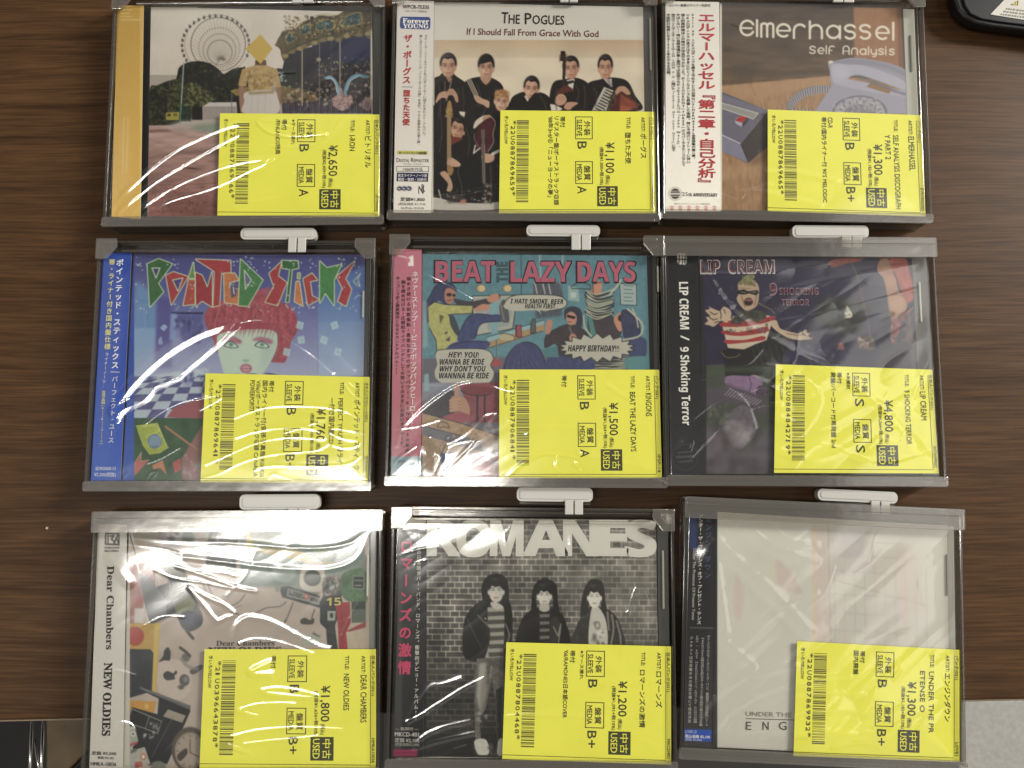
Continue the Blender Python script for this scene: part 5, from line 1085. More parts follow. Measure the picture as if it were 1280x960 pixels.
    A.poly('60,120 66,115 88,116 93,124 92,150 86,156 66,154 60,148', '#c5c2b6'); A.line('68,120 66,150', 4, '#1b1b1d'); A.line('78,118 78,154', 3, '#1b1b1d'); A.line('88,122 86,150', 4, '#1b1b1d'); A.line('60,136 92,137', 4, '#1b1b1d')
    A.ell(88, 825, 46, 46, '#3a3a3c', .8, 0, 0, .06); A.line('58,825 120,822', 8, '#4c4c4e', .7); A.line('64,810 112,806', 5, '#4c4c4e', .7); A.line('64,842 112,838', 5, '#4c4c4e', .7)
    for p, w, a in (('130,140 260,330 430,440 700,590 1000,900', 2.4, .29), ('140,190 330,190 560,150 800,110', 1.6, .2), ('240,300 420,250 640,200 900,150', 2, .24), ('380,360 560,330 760,280 930,230', 1.6, .2), ('230,420 480,400 800,330', 2, .18),
                    ('40,560 200,530 400,520', 1.8, .26), ('20,640 160,560 300,540 420,600', 1.2, .26), ('40,760 180,640 320,590 420,570', 1.1, .26), ('60,880 200,730 330,650 420,640', 1.0, .24), ('80,768 112,770 104,808', .6, .4), ('150,560 240,590 300,640 330,720', 1.0, .2),
                    ('420,690 560,720 760,640 960,700', 1.6, .22), ('420,800 560,830 760,760 960,830', 1.5, .22), ('470,860 560,780 760,840 960,800', 1.2, .2), ('420,560 480,540 560,620 500,740 440,760', 1.0, .2), ('40,700 36,780 44,880', .8, .4)): d.ridge(p, w, a)
    t = disc(d, 'CD with a black obi, its cover a shouting man in a red striped shirt', '137,125 882,134 905,884 148,884', '20,103 133,103 150,884 40,905', (plain('smoky_tray_side', (.09, .09, .085), .35), 938), 886, (903, 215, 355, ink('#b0aea6')), swell=1.1, facets=2.2)
    price_label(d, [(969.8, 455.3), (1165.5, 462.1), (1173.4, 591.8), (967.6, 591.1)], '日本人パンク(021)', 'LIP CREAM', ['9 SHOCKING TERROR'], '¥4,800', '(税抜¥4,364+税10%)', 'S', 'S', ['※未開封', '帯付', '廃盤/バーコード付再発盤 2nd'], '22U0884842719', 'INTAMPREC', t)
    keeper(d, 'clear security case around the CD with the black obi and striped-shirt cover', 'bar', (990, 281.5, 1086, 298), (1051, 1076, 310))

def cd7():
    d = Disc(7, [(62, 125), (1010, 138), (1020, 962), (32, 960)], (100, 610, 2.744), (104, 630, 482, 975), '#a3958a'); A = d.art
    d.f(100, 610, 2.744); A.mottle('150,130 1000,990', 50, 50, .05, 2); A.poly('150,130 1000,130 1000,160 150,170', '#8d8f80', .6, 8)
    d.f(110, 640, 6)
    # cups, plush, envelope at the top left
    A.poly('300,130 560,130 530,260 330,240', '#8b8175', .9, 4); A.poly('540,140 720,140 700,240 640,270 560,250', '#86797a', sm=True, tex=.1); A.ell(625, 200, 26, 22, '#4d484a', .9, .3); A.ell(668, 160, 20, 16, '#3f3b3d', .9, .3); A.ell(600, 160, 14, 18, '#a39a98', .8, .4)
    A.ell(750, 190, 52, 52, '#5d6562', .95, .15); A.ell(750, 185, 36, 36, '#4a504e', .9, .3); A.poly('810,150 880,140 870,200 820,200', '#a38a80', .8, 3)
    A.poly('380,340 440,290 560,270 700,290 900,280 900,330 720,360 560,385 420,380', '#8c867c', sm=True, tex=.1); A.line('400,330 460,300 560,290', 16, '#6d685f', .8, True); A.line('420,330 560,300', 4, '#b5aea2', .7); A.line('660,265 800,258', 6, '#6a645c', .7)
    A.poly('300,390 520,380 520,560 470,520 380,440', '#7a4a44', sm=False, tex=.12); A.poly('290,400 360,380 420,640 400,850 290,840', '#8d5850', .9, 3, tex=.1); A.line('325,160 460,835', 16, '#b9aea6'); A.line('310,150 360,330', 9, '#3f3a36', .9)
    A.poly('375,455 470,500 560,610 600,790 470,850 440,760', '#57575a', tex=.06); A.poly('515,560 640,520 720,600 690,760 600,790 560,620', '#3c3d40', tex=.1); A.poly('350,720 420,725 410,835 345,835', '#b5b0ac', .9, 2); A.ell(380, 665, 32, 40, '#94504e', .9, .3)
    # phone handset
    A.poly('520,430 560,395 680,395 730,450 745,540 600,500', '#56594c', sm=True, tex=.15); A.line('515,390 510,560', 9, '#b5ada2', .8)
    A.poly('600,490 640,465 720,500 770,580 830,700 862,790 850,850 790,890 740,890 690,840 640,700 605,580', '#3a3d3c', sm=True, tex=.15); A.poly('660,700 730,640 800,680 770,760 690,770', '#5f6440', sm=True, tex=.1); A.poly('640,520 700,510 740,600 660,680', '#4a4c40', sm=True, tex=.2)
    A.poly('700,760 780,740 850,800 840,850 760,880 720,840', '#33384c', sm=True, tex=.2); A.line('600,500 690,840 740,890', 6, '#80827e', .8, True); A.line('770,580 860,790', 5, '#77797a', .7, True); A.line('745,890 790,950', 20, '#5d5a58', 1)
    # cable loops
    for p in ('900,450 905,560 960,650 1060,720 1150,700', '760,525 840,515 880,580 870,600', '720,360 780,400 870,410'): A.line(p, 7, '#5a534e', .8, True)
    # walkman body at the top, tape pouch
    A.poly('910,150 1130,150 1110,450 880,420 890,280', '#4a4c4a', tex=.1); A.poly('880,380 1110,420 1110,450 880,430', '#70736f', .8, 2); A.ell(1035, 285, 40, 42, '#8a8a80', .95, .1); A.ell(1035, 285, 30, 31, '#6f6d62', .9, .2); A.dots(940, 180, 1100, 360, 24, 11, ['#8d8c82', '#2f302f', '#a09e94'], 3, .7)
    d.f(280, 640, 5.335)
    A.poly('100,130 760,120 940,130 940,420 640,520 380,480 110,500', '#6c7a72', sm=False, tex=.06); A.poly('150,240 480,250 560,300 560,350 130,330', '#7f8a80', .8, 4)
    A.poly('140,240 150,135 185,140 200,235 480,255 600,290 620,330 720,330 720,350 540,335 330,290', '#a5935c', sm=False, tex=.06); A.poly('140,130 500,130 450,220 190,200', '#8a8c6c', .6, 8); A.ell(655, 285, 75, 48, '#78806f', .9, .2)
    A.ell(400, 395, 75, 75, '#8e9a94', .9, .15); A.ell(400, 395, 62, 62, '#7d8a84', .9, .3); A.poly('110,420 400,470 640,540 620,560 360,500 110,500', '#5e6e66', .8, 4)
    A.poly('540,330 660,340 650,520 510,500', '#b5aea2', sm=True); A.ell(590, 440, 58, 54, '#3f4240', 1, .1); A.ell(590, 440, 44, 40, '#555955', 1, .3)
    # cassette player strip, boxed figures 15 / 0
    A.poly('380,500 430,495 640,560 640,640 390,570 375,530', '#343838', tex=.08); A.poly('425,510 640,575 635,620 420,560', '#8b8a80'); A.poly('432,518 545,552 538,580 428,556', '#3c4042'); A.ell(548, 562, 20, 20, '#974a48', 1, .1); A.ell(548, 562, 11, 11, '#b08a80', 1, .2); A.poly('575,565 630,580 625,605 572,592', '#4c4e4e'); A.dots(440, 525, 535, 570, 14, 6, ['#8d8c84', '#6d6c66'], 4)
    A.poly('340,500 378,495 370,530 345,530', '#7d7b72', sm=True)
    A.poly('660,440 780,430 790,560 660,560', '#4a4c4a', tex=.3); A.dots(660, 430, 780, 560, 30, 12, ['#2f3130', '#777a72', '#8d5a58', '#a5a298'], 5, .8)
    A.poly('660,560 780,555 790,600 760,700 740,760 760,920 690,920 680,780 640,740 640,600', '#2a2d30', tex=.1); A.poly('690,660 745,660 740,725 690,725', '#8f9490'); A.poly('707,675 728,675 727,705 707,705', '#2a2d30')
    d.T('title', heavy('15'), (684, 624), (780, 622), 50, '#b3a45c', .01)
    A.poly('740,610 840,598 845,740 820,790 825,920 765,920 760,760', '#8d2f33', tex=.12); A.poly('820,790 945,730 945,770 830,800', '#8d3a3a'); A.poly('815,800 945,790 945,920 825,920', '#a89a86', tex=.05)
    A.poly('780,430 860,380 950,400 950,600 850,600 790,560', '#4b6a4c', sm=True, tex=.2); A.ell(810, 460, 30, 40, '#3c5440', .9, .3); A.poly('862,428 935,428 930,512 860,508', '#2c302c'); A.line('862,428 935,428 930,512 860,508 862,428', 4, '#8d958a'); A.line('870,455 925,458', 5, '#9a9d92'); A.line('875,490 915,490', 6, '#9a9d92'); A.poly('850,600 945,595 945,650 850,650', '#2f3a32'); A.poly('850,650 945,650 945,735 850,740', '#505a50')
    for p, w in (('40,630 100,600 140,550', 7), ('50,660 120,690 200,680 280,640 370,630 415,600', 8), ('460,605 440,660 410,730', 8), ('605,650 590,690 585,720', 9)): A.line(p, w, '#4a4644', .9, True)
    A.poly('510,720 540,705 570,720 600,710 595,745 550,750 515,745', '#33332f', sm=True); A.poly('405,715 420,720 410,740 400,735', '#4a4644')
    A.poly('330,740 380,745 440,760 420,780 350,770', '#9a9a9c', .6, 4); A.poly('510,860 560,820 640,810 650,850 600,890 530,890', '#8f9688', .9, 4); A.line('590,810 640,830', 9, '#4f4e46', .8); A.line('600,800 620,830', 6, '#4f4e46', .8)
    # lower left: yellow case, panda-like buttons, floppy disks, tin toy, clock
    d.f(110, 790, 5.644)
    A.poly('250,-60 510,-60 480,420 240,420', '#a98742', tex=.04); A.poly('250,120 440,122 462,150 450,420 240,480 240,300', '#262a30', tex=.06); A.poly('470,-60 505,-60 475,420 455,420', '#b8a04c', .9, 2); A.poly('310,160 330,140 320,300 260,480 240,470', '#3c4048', .7, 10)
    A.ell(333, 30, 62, 68, '#9a4038', 1, .05); A.ell(328, 24, 44, 50, '#a54a40', .7, .4)
    A.poly('500,220 560,195 640,200 720,260 730,400 640,480 500,420', '#b0a196', sm=True, tex=.04); A.poly('530,300 560,275 600,290 620,270 630,290 610,310 615,330 580,340 545,335', '#3a3a3c', sm=True); A.ell(680, 340, 36, 42, '#4b4b4d', .95, .1); A.ell(690, 335, 18, 20, '#7d7b79', .8, .3); A.ell(655, 390, 24, 16, '#4a4a4a', .9, .3)
    A.poly('500,210 540,200 580,195 570,110 540,130 530,170', '#33332f', sm=True, tex=.2); A.ell(690, 180, 30, 30, '#555452', .9, .2); A.line('650,110 690,140 720,170', 20, '#403f3d', .95, True); A.poly('720,270 800,230 805,260 740,300', '#4c4c4c', sm=True); A.line('660,190 700,240 770,260', 24, '#7a7472', .7, True); A.ell(560, 150, 24, 34, '#2f2f2d', .9, .3)
    A.line('720,300 740,370', 10, '#a09890', .7); A.line('640,390 560,520', 8, '#b5aca2', .5); A.line('695,-10 740,45', 22, '#4b4846', 1)
    A.poly('240,480 480,490 470,560 330,650 260,640 240,600', '#b07f34', tex=.05); A.ell(262, 540, 28, 34, '#5a3c1c', 1, .2); A.ell(262, 535, 18, 22, '#2a2016', 1, .3); A.ell(415, 525, 15, 18, '#c29a4a', 1, .2)
    A.poly('355,400 720,520 722,560 660,700 560,930 420,940 320,830 260,650 310,530 490,580 500,470', '#1d1f22', tex=.1); A.poly('360,400 370,385 725,520 718,550', '#4f5052'); A.line('380,400 715,525', 4, '#8d8d8b', .8)
    A.poly('565,545 690,590 665,640 530,595', '#8d8377'); A.poly('310,540 430,590 400,680 275,635', '#17191b'); A.line('310,542 430,592 520,630 490,715 405,682 275,636 310,542', 5, '#a5a39e', .9); A.line('432,594 405,680', 4, '#a5a39e', .9)
    A.dots(430, 620, 500, 700, 16, 9, ['#4c4d4c', '#8d8d88', '#2c2d2c'], 6, .8); A.dots(390, 700, 470, 750, 8, 10, ['#c5c2ba'], 7, .5); A.line('600,600 450,880', 6, '#56575a', .8); A.line('540,600 400,860', 4, '#45464a', .8)
    A.ell(720, 830, 130, 160, '#4c433c', 1, .04); A.ell(720, 840, 108, 132, '#86796c', 1, .05); A.ell(720, 840, 96, 118, '#94867a', 1, .1); A.line('720,760 720,850 780,880', 7, '#3c342e', .8)
    for k in range(12):
        a = math.radians(k * 30); A.line([(720 + 80 * math.cos(a), 840 + 98 * math.sin(a)), (720 + 94 * math.cos(a), 840 + 114 * math.sin(a))], 5, '#3c342e', .8)
    A.poly('630,870 690,820 700,860 650,910', '#3f3830', sm=True)
    A.poly('250,680 330,660 355,770 290,840 240,800', '#8f9287', tex=.05); A.poly('250,680 330,660 335,680 255,700', '#a3a69a'); A.ell(278, 750, 17, 18, '#b8b6aa'); A.ell(278, 750, 8, 8, '#4b4c48'); A.ell(318, 720, 17, 18, '#b8b6aa'); A.ell(318, 720, 8, 8, '#4b4c48'); A.poly('285,790 345,770 348,790 292,810', '#994c48')
    A.poly('240,860 300,840 400,810 440,930 330,960 240,960', '#97958a', tex=.06); A.ell(390, 880, 22, 24, '#a86a58'); A.ell(390, 880, 10, 12, '#cfc8b8'); A.poly('300,835 340,820 345,840 300,860', '#5a5d58'); A.poly('330,920 380,910 385,950 330,960', '#a05048', tex=.2); A.ell(495, 950, 55, 40, '#6a6d60', .9, .1)
    d.f(100, 610, 2.744)
    d.T('title', serif('Dear Chambers'), (467, 541), (667, 540), 17, '#3f3a38', .004); d.T('title', serif('NEW OLDIES'), (440, 567), (690, 565), 20, '#1e1b1a', .02)
    # obi
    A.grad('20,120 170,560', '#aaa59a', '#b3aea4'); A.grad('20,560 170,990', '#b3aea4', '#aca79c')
    d.T('obi', serif('Dear Chambers'), (94, 268), (90, 554), 24, '#2c2a28', .012); d.T('obi', serif('NEW OLDIES'), (84, 600), (76, 850), 28, '#201e1c', .022)
    A.poly('86,152 136,154 136,197 85,195', '#2b2927'); A.poly('91,158 131,159 131,191 90,190', '#b0aba0'); A.line('97,160 96,188', 4, '#2b2927'); A.line('104,165 116,163 108,176 120,186', 5, '#2b2927'); A.line('130,160 116,190', 5, '#2b2927'); A.line('124,170 131,188', 4, '#2b2927')
    d.T('obi', 'KURAYAMI', (85, 208), (134, 208), 7, '#4a4642', .01); d.T('obi', 'RECORDS', (85, 219), (132, 219), 7, '#4a4642', .01)
    d.T('obi', '定価 ¥3,500', (40, 914), (124, 916), 11, '#3a3634', .012); d.T('obi', '税抜 ¥3,182', (60, 928), (116, 930), 8, '#5b5652', .006); d.T('obi', 'HMKA-10036', (37, 952), (124, 954), 12, '#2c2a28', .014)
    for p, w, a in (('100,240 130,275 165,325', 2.2, .6), ('160,165 300,180 420,185 560,190 720,205 840,205 920,190 960,165 992,142', 1.0, .5), ('360,238 500,255 640,272 760,280 860,278 940,250 975,200 992,142', 1.2, .55), ('140,188 280,208 340,225', .6, .4),
                    ('330,270 440,305 520,335 600,355', .9, .5), ('255,282 320,310 420,325 520,345 600,355', .6, .4), ('372,340 430,372 490,400 528,432 500,445 468,455 430,410 372,342', 1.0, .55), ('520,560 530,490 552,455 590,444 660,462 750,510 820,545 856,554', 1.3, .6), ('545,535 600,520 680,530 800,570', .8, .45),
                    ('650,600 590,632 660,640', 1.5, .5), ('625,695 680,688 760,700 818,718 740,716 640,704', 1.0, .55), ('545,762 600,745 680,740 740,742', .7, .4), ('545,762 580,776 610,782', .6, .4), ('520,855 600,835 700,825 800,825 900,830', .8, .45), ('560,880 660,868 760,860 815,852', .7, .4), ('510,885 560,900 590,915 560,928 510,930', .9, .45)): d.ridge(p, w, a)
    d.f(110, 790, 5.644)
    for p, w, a in (('0,905 70,880 130,780 200,690 200,660 240,640 300,655 325,690', .7, .5), ('145,910 200,790 260,710', .6, .45), ('235,950 250,880 290,840', .7, .4), ('520,850 600,760 680,660 700,610', .7, .4)): d.ridge(p, w, a)
    t = disc(d, 'CD with a white obi in black serif type, its cover old gadgets', '168,140 990,140 1008,962 145,962', '62,125 161,125 146,962 32,962', (plain('smoky_tray_side', (.16, .16, .15), .35), 1012), 994, (987, 228, 372, ink('#b9b6ae')), swell=.28, facets=.4)
    price_label(d, [(255.6, 811.5), (469.9, 811.5), (469.9, 961.7), (249.4, 959.9)], '日本人パンク(021)', 'DEAR CHAMBERS', ['NEW OLDIES'], '¥1,800', '(税抜¥1,636+税10%)', 'B', 'B+', ['帯付'], '21U0396643878', 'HMKA10036', t)
    keeper(d, 'clear security case around the CD of old gadgets, at the lower left', 'bar', (299.7, 618, 399, 637.6), (360.6, 386, 647))

def cd8():
    d = Disc(8, [(38, 140), (945, 150), (960, 945), (28, 925)], (480, 600, 2.668), (486, 630, 845, 965), '#2c2a27'); A = d.art
    d.f(480, 600, 2.668); A.grad('130,120 930,940', '#6a665d', '#282623')
    q = np.random.RandomState(3)
    for r in range(42):
        y0 = 128 + r * 19.3; sh = (r % 2) * 15 + q.rand() * 4
        for c in range(-1, 28):
            x = 130 + c * 30 + sh; t = r / 42; k = (.33 - .19 * t + .10 * (c / 27)) * (.8 + .4 * q.rand())
            if y0 > 560 and c > 9: continue
            col = np.array([k, k * .97, k * .91]); A.poly([(x + 1.2, y0 + 1.2), (x + 28.5, y0 + 1.6), (x + 28.5, y0 + 18), (x + 1.2, y0 + 17.6)], '#%02x%02x%02x' % tuple(int(255 * min(1, v)) for v in col), 1, 0, False)
    for r in range(43):
        y0 = 128 + r * 19.3; c = '#aaa69b' if r < 24 else '#7d7970'; A.line([(130, y0), (930, y0 + 2)], 3.0, c, .8 if r < 26 else .6)
        for c_ in range(27):
            if q.rand() > .25: A.line([(131 + c_ * 30 + (r % 2) * 15, y0), (131 + c_ * 30 + (r % 2) * 15, y0 + 19)], 3.0, c, .75 if r < 26 else .55)
    A.mottle('130,120 930,945', 60, 60, .25, 4); A.mottle('130,120 930,945', 20, 30, .15, 5); A.poly('600,300 930,260 930,560 640,560', '#7d7a72', .28, 30); A.poly('130,640 420,600 420,940 130,940', '#151413', .35, 30)
    A.poly('130,850 420,840 420,940 130,940', '#1a1917', .85, 8); A.dots(300, 880, 420, 935, 30, 8, ['#3c3a36', '#24221f', '#57544e'], 6, .5)
    BK, SK = '#121110', '#aaa59a'
    # first girl
    A.poly('262,570 268,470 300,420 345,400 410,400 428,450 425,560 408,600 400,640 330,610 280,600', BK, sm=True, tex=.3)
    A.poly('340,440 345,425 400,420 402,470 398,600 335,600 350,540 340,490', '#8d897f', sm=False)
    for i in range(6): A.poly([(342 + (i > 2) * 6, 440 + i * 27), (402, 438 + i * 27), (402, 452 + i * 27), (344 + (i > 2) * 6, 455 + i * 27)], '#45423d')
    A.poly('355,415 365,400 390,400 398,425 375,432', SK, sm=True)
    A.poly('330,420 325,360 340,325 370,312 400,320 415,350 418,420 424,480 405,470 396,420 350,410 345,470 330,460', BK, sm=True)
    A.head(374, 368, 52, 80, '#b5b0a6', '#131211', '#1c1a18', fringe=.17, blush='#a29d93')
    A.poly('320,455 350,490 352,540 335,590 318,560 330,510', '#1d1c1a', .9, 1, True); A.line('312,450 348,488', 3, '#8a877e', .8); A.line('405,480 418,520 402,560', 4, '#85827a', .8, True); A.ell(338, 462, 3, 3, '#a5a29a')
    for i in range(8): A.line([(275 + i * 5, 450 + i * 12), (282 + i * 6, 480 + i * 11)], 2, '#57544e', .6)
    A.poly('310,595 400,590 400,650 398,760 392,900 378,880 372,740 360,660 340,760 318,800 325,880 305,880 302,760 300,660', '#57544f', sm=False, tex=.3); A.poly('318,610 340,610 340,720 322,780 308,720', '#98948a', .9, 4); A.poly('345,600 398,596 398,640 350,620', '#4a4843', .8, 3); A.line('360,620 352,660', 3, '#8d8a82', .8); A.poly('325,660 345,650 335,760 318,790', '#6b6861', .7, 4); A.dots(310, 770, 345, 815, 10, 6, ['#8d8a82', '#2b2a28'], 6, .7)
    A.poly('372,700 395,690 392,880 380,880', '#1c1b19', .9, 2)
    A.poly('302,870 340,866 350,910 330,918 310,910', '#b0aca2', sm=True, tex=.06); A.poly('382,868 398,866 396,916 378,914', '#b0aca2', sm=True); A.line('345,890 360,915', 3, '#57544e')
    # second and third
    A.poly('450,560 458,470 500,430 570,430 605,470 610,560', BK, sm=True, tex=.3); A.poly('515,430 525,410 545,410 558,432 555,560 518,560', '#1d1c1a')
    for i in range(5): A.poly([(520, 448 + i * 24), (552, 447 + i * 24), (552, 457 + i * 24), (520, 459 + i * 24)], '#77736b', .8)
    
    A.poly('492,450 495,370 515,335 545,330 575,350 580,400 585,460 565,440 560,380 510,380 510,440', BK, sm=True); A.head(535, 383, 46, 72, '#c2bdb3', '#131211', '#2a2826', fringe=.17, blush='#aca79d')
    A.poly('524,412 546,412 552,432 535,440 518,432', '#a39e94', sm=True); A.poly('556,470 580,460 590,510 560,560', '#2b2a28', sm=True); A.line('566,490 580,520 590,480 580,560', 4, '#8d8a82', .8)
    A.poly('630,570 640,490 670,440 700,420 760,440 790,490 795,570', '#33312e', sm=True, tex=.25); A.poly('690,440 710,420 740,470 742,560 685,560', '#b0aca2', sm=True); A.dots(695, 470, 740, 550, 16, 8, ['#7d7a72', '#c5c1b7', '#55524c'], 7, .7); A.ell(712, 485, 10, 13, '#55524c', .8, .2); A.ell(712, 485, 6, 9, '#b0aca2', .9, .3)
    A.poly('655,460 662,385 680,340 705,330 730,345 738,400 745,450 725,430 720,380 685,380 680,440', '#2b2927', sm=True); A.head(702, 388, 46, 76, '#c9c5bb', '#2b2927', '#7d786f', fringe=.15, blush='#b8b4aa')
    for p in ('760,450 765,500 755,560', '775,470 788,520 790,560', '745,440 750,500'): A.line(p, 6, '#8d8a82', .7, True)
    A.poly('400,560 930,545 930,600 400,600', '#3c3a36', .3, 4)
    # white block letters
    Wt = '#c6c3b9'
    x = [(145, 250), (243, 352), (356, 462), (468, 612), (600, 712), (716, 812), (806, 906)]
    for ch, (a, b) in zip('ROMANES', x): d.T('title', heavy(ch), (a, 250 if ch not in 'OS' else 252), (b, 251 if ch not in 'OS' else 254), 112 if ch not in 'OS' else 116, Wt, .03)
    # obi
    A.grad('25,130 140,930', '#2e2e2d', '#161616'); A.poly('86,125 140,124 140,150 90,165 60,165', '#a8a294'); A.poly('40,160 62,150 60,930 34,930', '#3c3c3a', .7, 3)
    d.V('obi', 'ロマーンズの激情', (76, 192), (68, 655), 46, '#b03a58', .03); d.V('obi', 'ーンズの日本語カバー・バンド、ロマーンズ。衝撃的デビュー・アルバム!!', (118, 180), (106, 802), 16, '#b9b5aa', .012)
    d.T('obi', '— 歌詞付 —', (36, 834), (116, 835), 10, '#a19d92', .004); d.T('obi', 'MKCD-401', (36, 854), (116, 856), 13, '#b9b5aa', .01); d.T('obi', '定価 ¥2,100', (36, 873), (117, 875), 13, '#a9a59a', .008); d.T('obi', '(税抜価格¥2,000)', (36, 886), (117, 888), 10, '#8d8a80'); A.poly('32,898 112,898 110,922 30,922', '#6a1c38'); 
    for i in range(2): A.line([(34, 904 + 12 * i), (108, 904 + 12 * i)], 5, '#8d2c4c', .6)
    d.f(480, 790, 5.644)
    for p, w, a in (('160,640 200,560 270,470 340,385 400,380 540,335', 1.6, .22), ('160,640 260,590 400,500 560,400 700,330', 1.0, .25), ('200,820 280,740 380,690 480,660 610,632', 1.0, .42), ('230,825 340,785 460,755 640,715', 1.0, .42), ('330,870 440,830 580,788', .8, .4), ('60,910 150,900 240,885', .6, .4), ('390,870 470,842', .8, .4)): d.ridge(p, w, a)
    d.f(480, 640, 6); d.ridge('110,95 140,120 200,110 300,130 400,98', 1.4, .5)
    d.f(640, 640, 5.335); d.ridge('770,700 850,500 960,770 860,750 770,710', 1.1, .2); d.ridge('390,60 400,400', 1.5, .14); d.ridge('200,60 400,150 560,225', .5, .2)
    d.f(620, 795, 5.689); d.ridge('500,420 620,380 760,330 960,320 1180,300', 2.0, .14); d.ridge('60,575 440,550 800,590', 1.0, .16); d.ridge('880,720 1040,680 1180,600', 1.4, .14); d.ridge('1050,740 1200,800', .6, .3)
    t = disc(d, 'CD with a black obi in pink type, its cover three women before a brick wall', '133,126 906,134 920,928 128,922', '60,125 140,124 131,925 28,925', (plain('grey_tray_side', (.055, .055, .05), .35), 948), 914, (930, 235, 430, ink('#a5a298')), swell=.15, facets=.9)
    price_label(d, [(632.9, 802.8), (838.7, 808), (839, 956), (627.7, 948.6)], '日本人パンク(021)', 'ロマーンズ', ['ロマーンズの激情'], '¥1,200', '(税抜¥1,091+税10%)', 'B', 'B+', ['※ケース擦れ', '帯付', "'06/RAMONES日本語COVER"], '22U0887804468', 'MKCD401', t)
    keeper(d, 'clear security case around the CD of three women, bottom row middle', 'tab', (646, 609, 741, 627.5), (706, 728.5, 643))

def cd9():
    d = Disc(9, [(55, 102), (940, 155), (960, 935), (38, 895)], (840, 600, 2.666), (846, 626, 1212, 966), '#c2beb4'); A = d.art
    d.f(840, 600, 2.666); A.grad('130,90 960,950', '#c4c0b6', '#bcb8ae')
    # pale watercolour of a street of houses
    A.poly('470,150 515,150 528,560 470,560', '#c3a498', 0.34, 6); A.poly('515,160 660,150 680,300 530,330', '#b5a9ac', 0.34, 6); A.poly('560,170 640,165 640,250 570,260', '#9c97a2', 0.22, 5); A.poly('660,240 780,230 790,560 680,560', '#bfb3aa', 0.37, 6)
    A.poly('740,220 800,200 850,440 760,470', '#c5aea6', 0.31, 6); A.poly('520,420 760,400 760,560 530,560', '#b7b0ab', 0.31, 6); A.line('530,330 850,420', 5, '#b3a59c', .6, soft=2); A.line('470,160 476,560', 6, '#c9b98c', .7, soft=3); A.line('520,150 530,560', 5, '#a99a94', .5, soft=2)
    for x in range(540, 880, 34): A.line([(x, 260 + (x % 51)), (x + 4, 560)], 5, ['#a9a2a4', '#c4aa9e', '#b0a9a0'][x % 3], .4, soft=2)
    for y in (200, 250, 300, 380, 440, 500): A.line([(530, y), (700 + y % 130, y + 14)], 4, '#a8a1a2', .4, soft=2)
    A.poly('350,265 390,300 430,360 430,380 360,360 345,300', '#bd9a90', 0.34, 4, True); A.poly('215,310 238,380 225,470 205,420', '#c4a096', 0.37, 5, True); A.poly('315,270 350,280 345,330 315,360', '#c6bd96', 0.31, 6)
    d.T('title2', 'UNDER THE', (246, 786), (398, 790), 14, '#8a857a', .01)
    d.quad('title2', [(246, 794), (420, 799), (420, 801.5), (246, 796.5)], '#5d5850')
    for ch, a, b in (('E', 246, 264), ('N', 302, 322), ('G', 356, 382), ('I', 412, 416)): d.T('title', ch, (a, 832), (b, 833), 26, '#5a554e', .008)
    # obi
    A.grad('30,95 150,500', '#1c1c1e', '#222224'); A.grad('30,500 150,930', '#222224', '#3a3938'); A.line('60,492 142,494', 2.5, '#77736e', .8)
    A.poly('58,120 82,110 84,240 60,230', '#27346a', .8, 6)
    d.V('obi', 'エンジン・ダウン', (122, 118), (118, 330), 22, '#44547a', .004); d.V('obi', 'アンダー・ザ・プリテンス・オブ・プレゼント・テンス', (96, 114), (90, 482), 16, '#c5c0b4', .014); d.T('obi', 'Under The Pretense Of Present Tense', (70, 228), (66, 466), 10, '#a5a298', .004); 
    for i, (b, y0, y1) in enumerate((('ヴァージニアのエモーショナルハードコア・バンド、最高傑作との呼び声高い3rd', 518, 820), ('HARDCORE以降の流れを汲むギターサウンドと歌の絶妙な絡みが光る名盤', 524, 820), ('EMO / POST HARDCOREシーン。ENGINE DOWNの初期', 518, 810), ('ジャケットは日本盤のみの限定仕様にて発売決定', 520, 810))): d.V('obi', b, (122 - 19 * i, y0), (115 - 19 * i, y1), 12, '#a5a298', .01)
    A.poly('42,830 132,832 130,872 40,868', '#2a489a'); d.T('obi', 'LOVE1-D', (44, 843), (82, 844), 9, '#aab4d0'); d.T('obi', '税込価格 ¥2,100', (44, 858), (126, 861), 10, '#d4d4d8', .014); d.T('obi', '(税抜 ¥2,000)', (44, 868), (100, 870), 8, '#aab4d0')
    d.f(840, 640, 6)
    for p, w, a in (('335,180 420,290 520,375 700,530 860,690 1030,880', 2.2, .29), ('340,390 370,600 410,900', 1.6, .28), ('560,60 620,150 760,250 960,330 1080,360', 2.0, .26), ('680,70 780,140 880,210 1080,240', 1.8, .24), ('400,50 470,100', 1.5, .26), ('880,700 980,640 1080,600', 1.6, .24)): d.ridge(p, w, a)
    d.f(840, 790, 5.644)
    for p, w, a in (('290,700 420,560 600,440 800,370 1000,350', 1.8, .26), ('290,460 420,370 560,310 860,240', 1.8, .26), ('380,60 460,130 580,230 560,290', 1.6, .25), ('300,810 460,740 680,700 1000,720', 1.4, .22), ('60,810 180,640 280,450', 1.2, .26), ('130,340 100,400 120,470 100,540 115,600', .7, .35)): d.ridge(p, w, a)
    d.f(990, 795, 5.82)
    for p, w, a in (('0,360 200,310 420,290', 1.0, .2), ('0,430 220,400 520,420', 1.1, .2), ('0,560 240,530 560,540 760,500', 1.1, .2), ('20,740 260,690 480,720', 1.2, .2), ('300,820 480,780 620,800 640,860', 1.0, .22)): d.ridge(p, w, a)
    t = disc(d, 'CD with a narrow black obi and blue price patch, its cover almost blank white', '145,106 918,152 932,928 134,890', '56,102 145,106 132,900 38,895', (plain('white_tray_side', (.36, .35, .32), .4), 944), 921, (918, 248, 385, ink('#8a867c')), swell=1.2, facets=2.4)
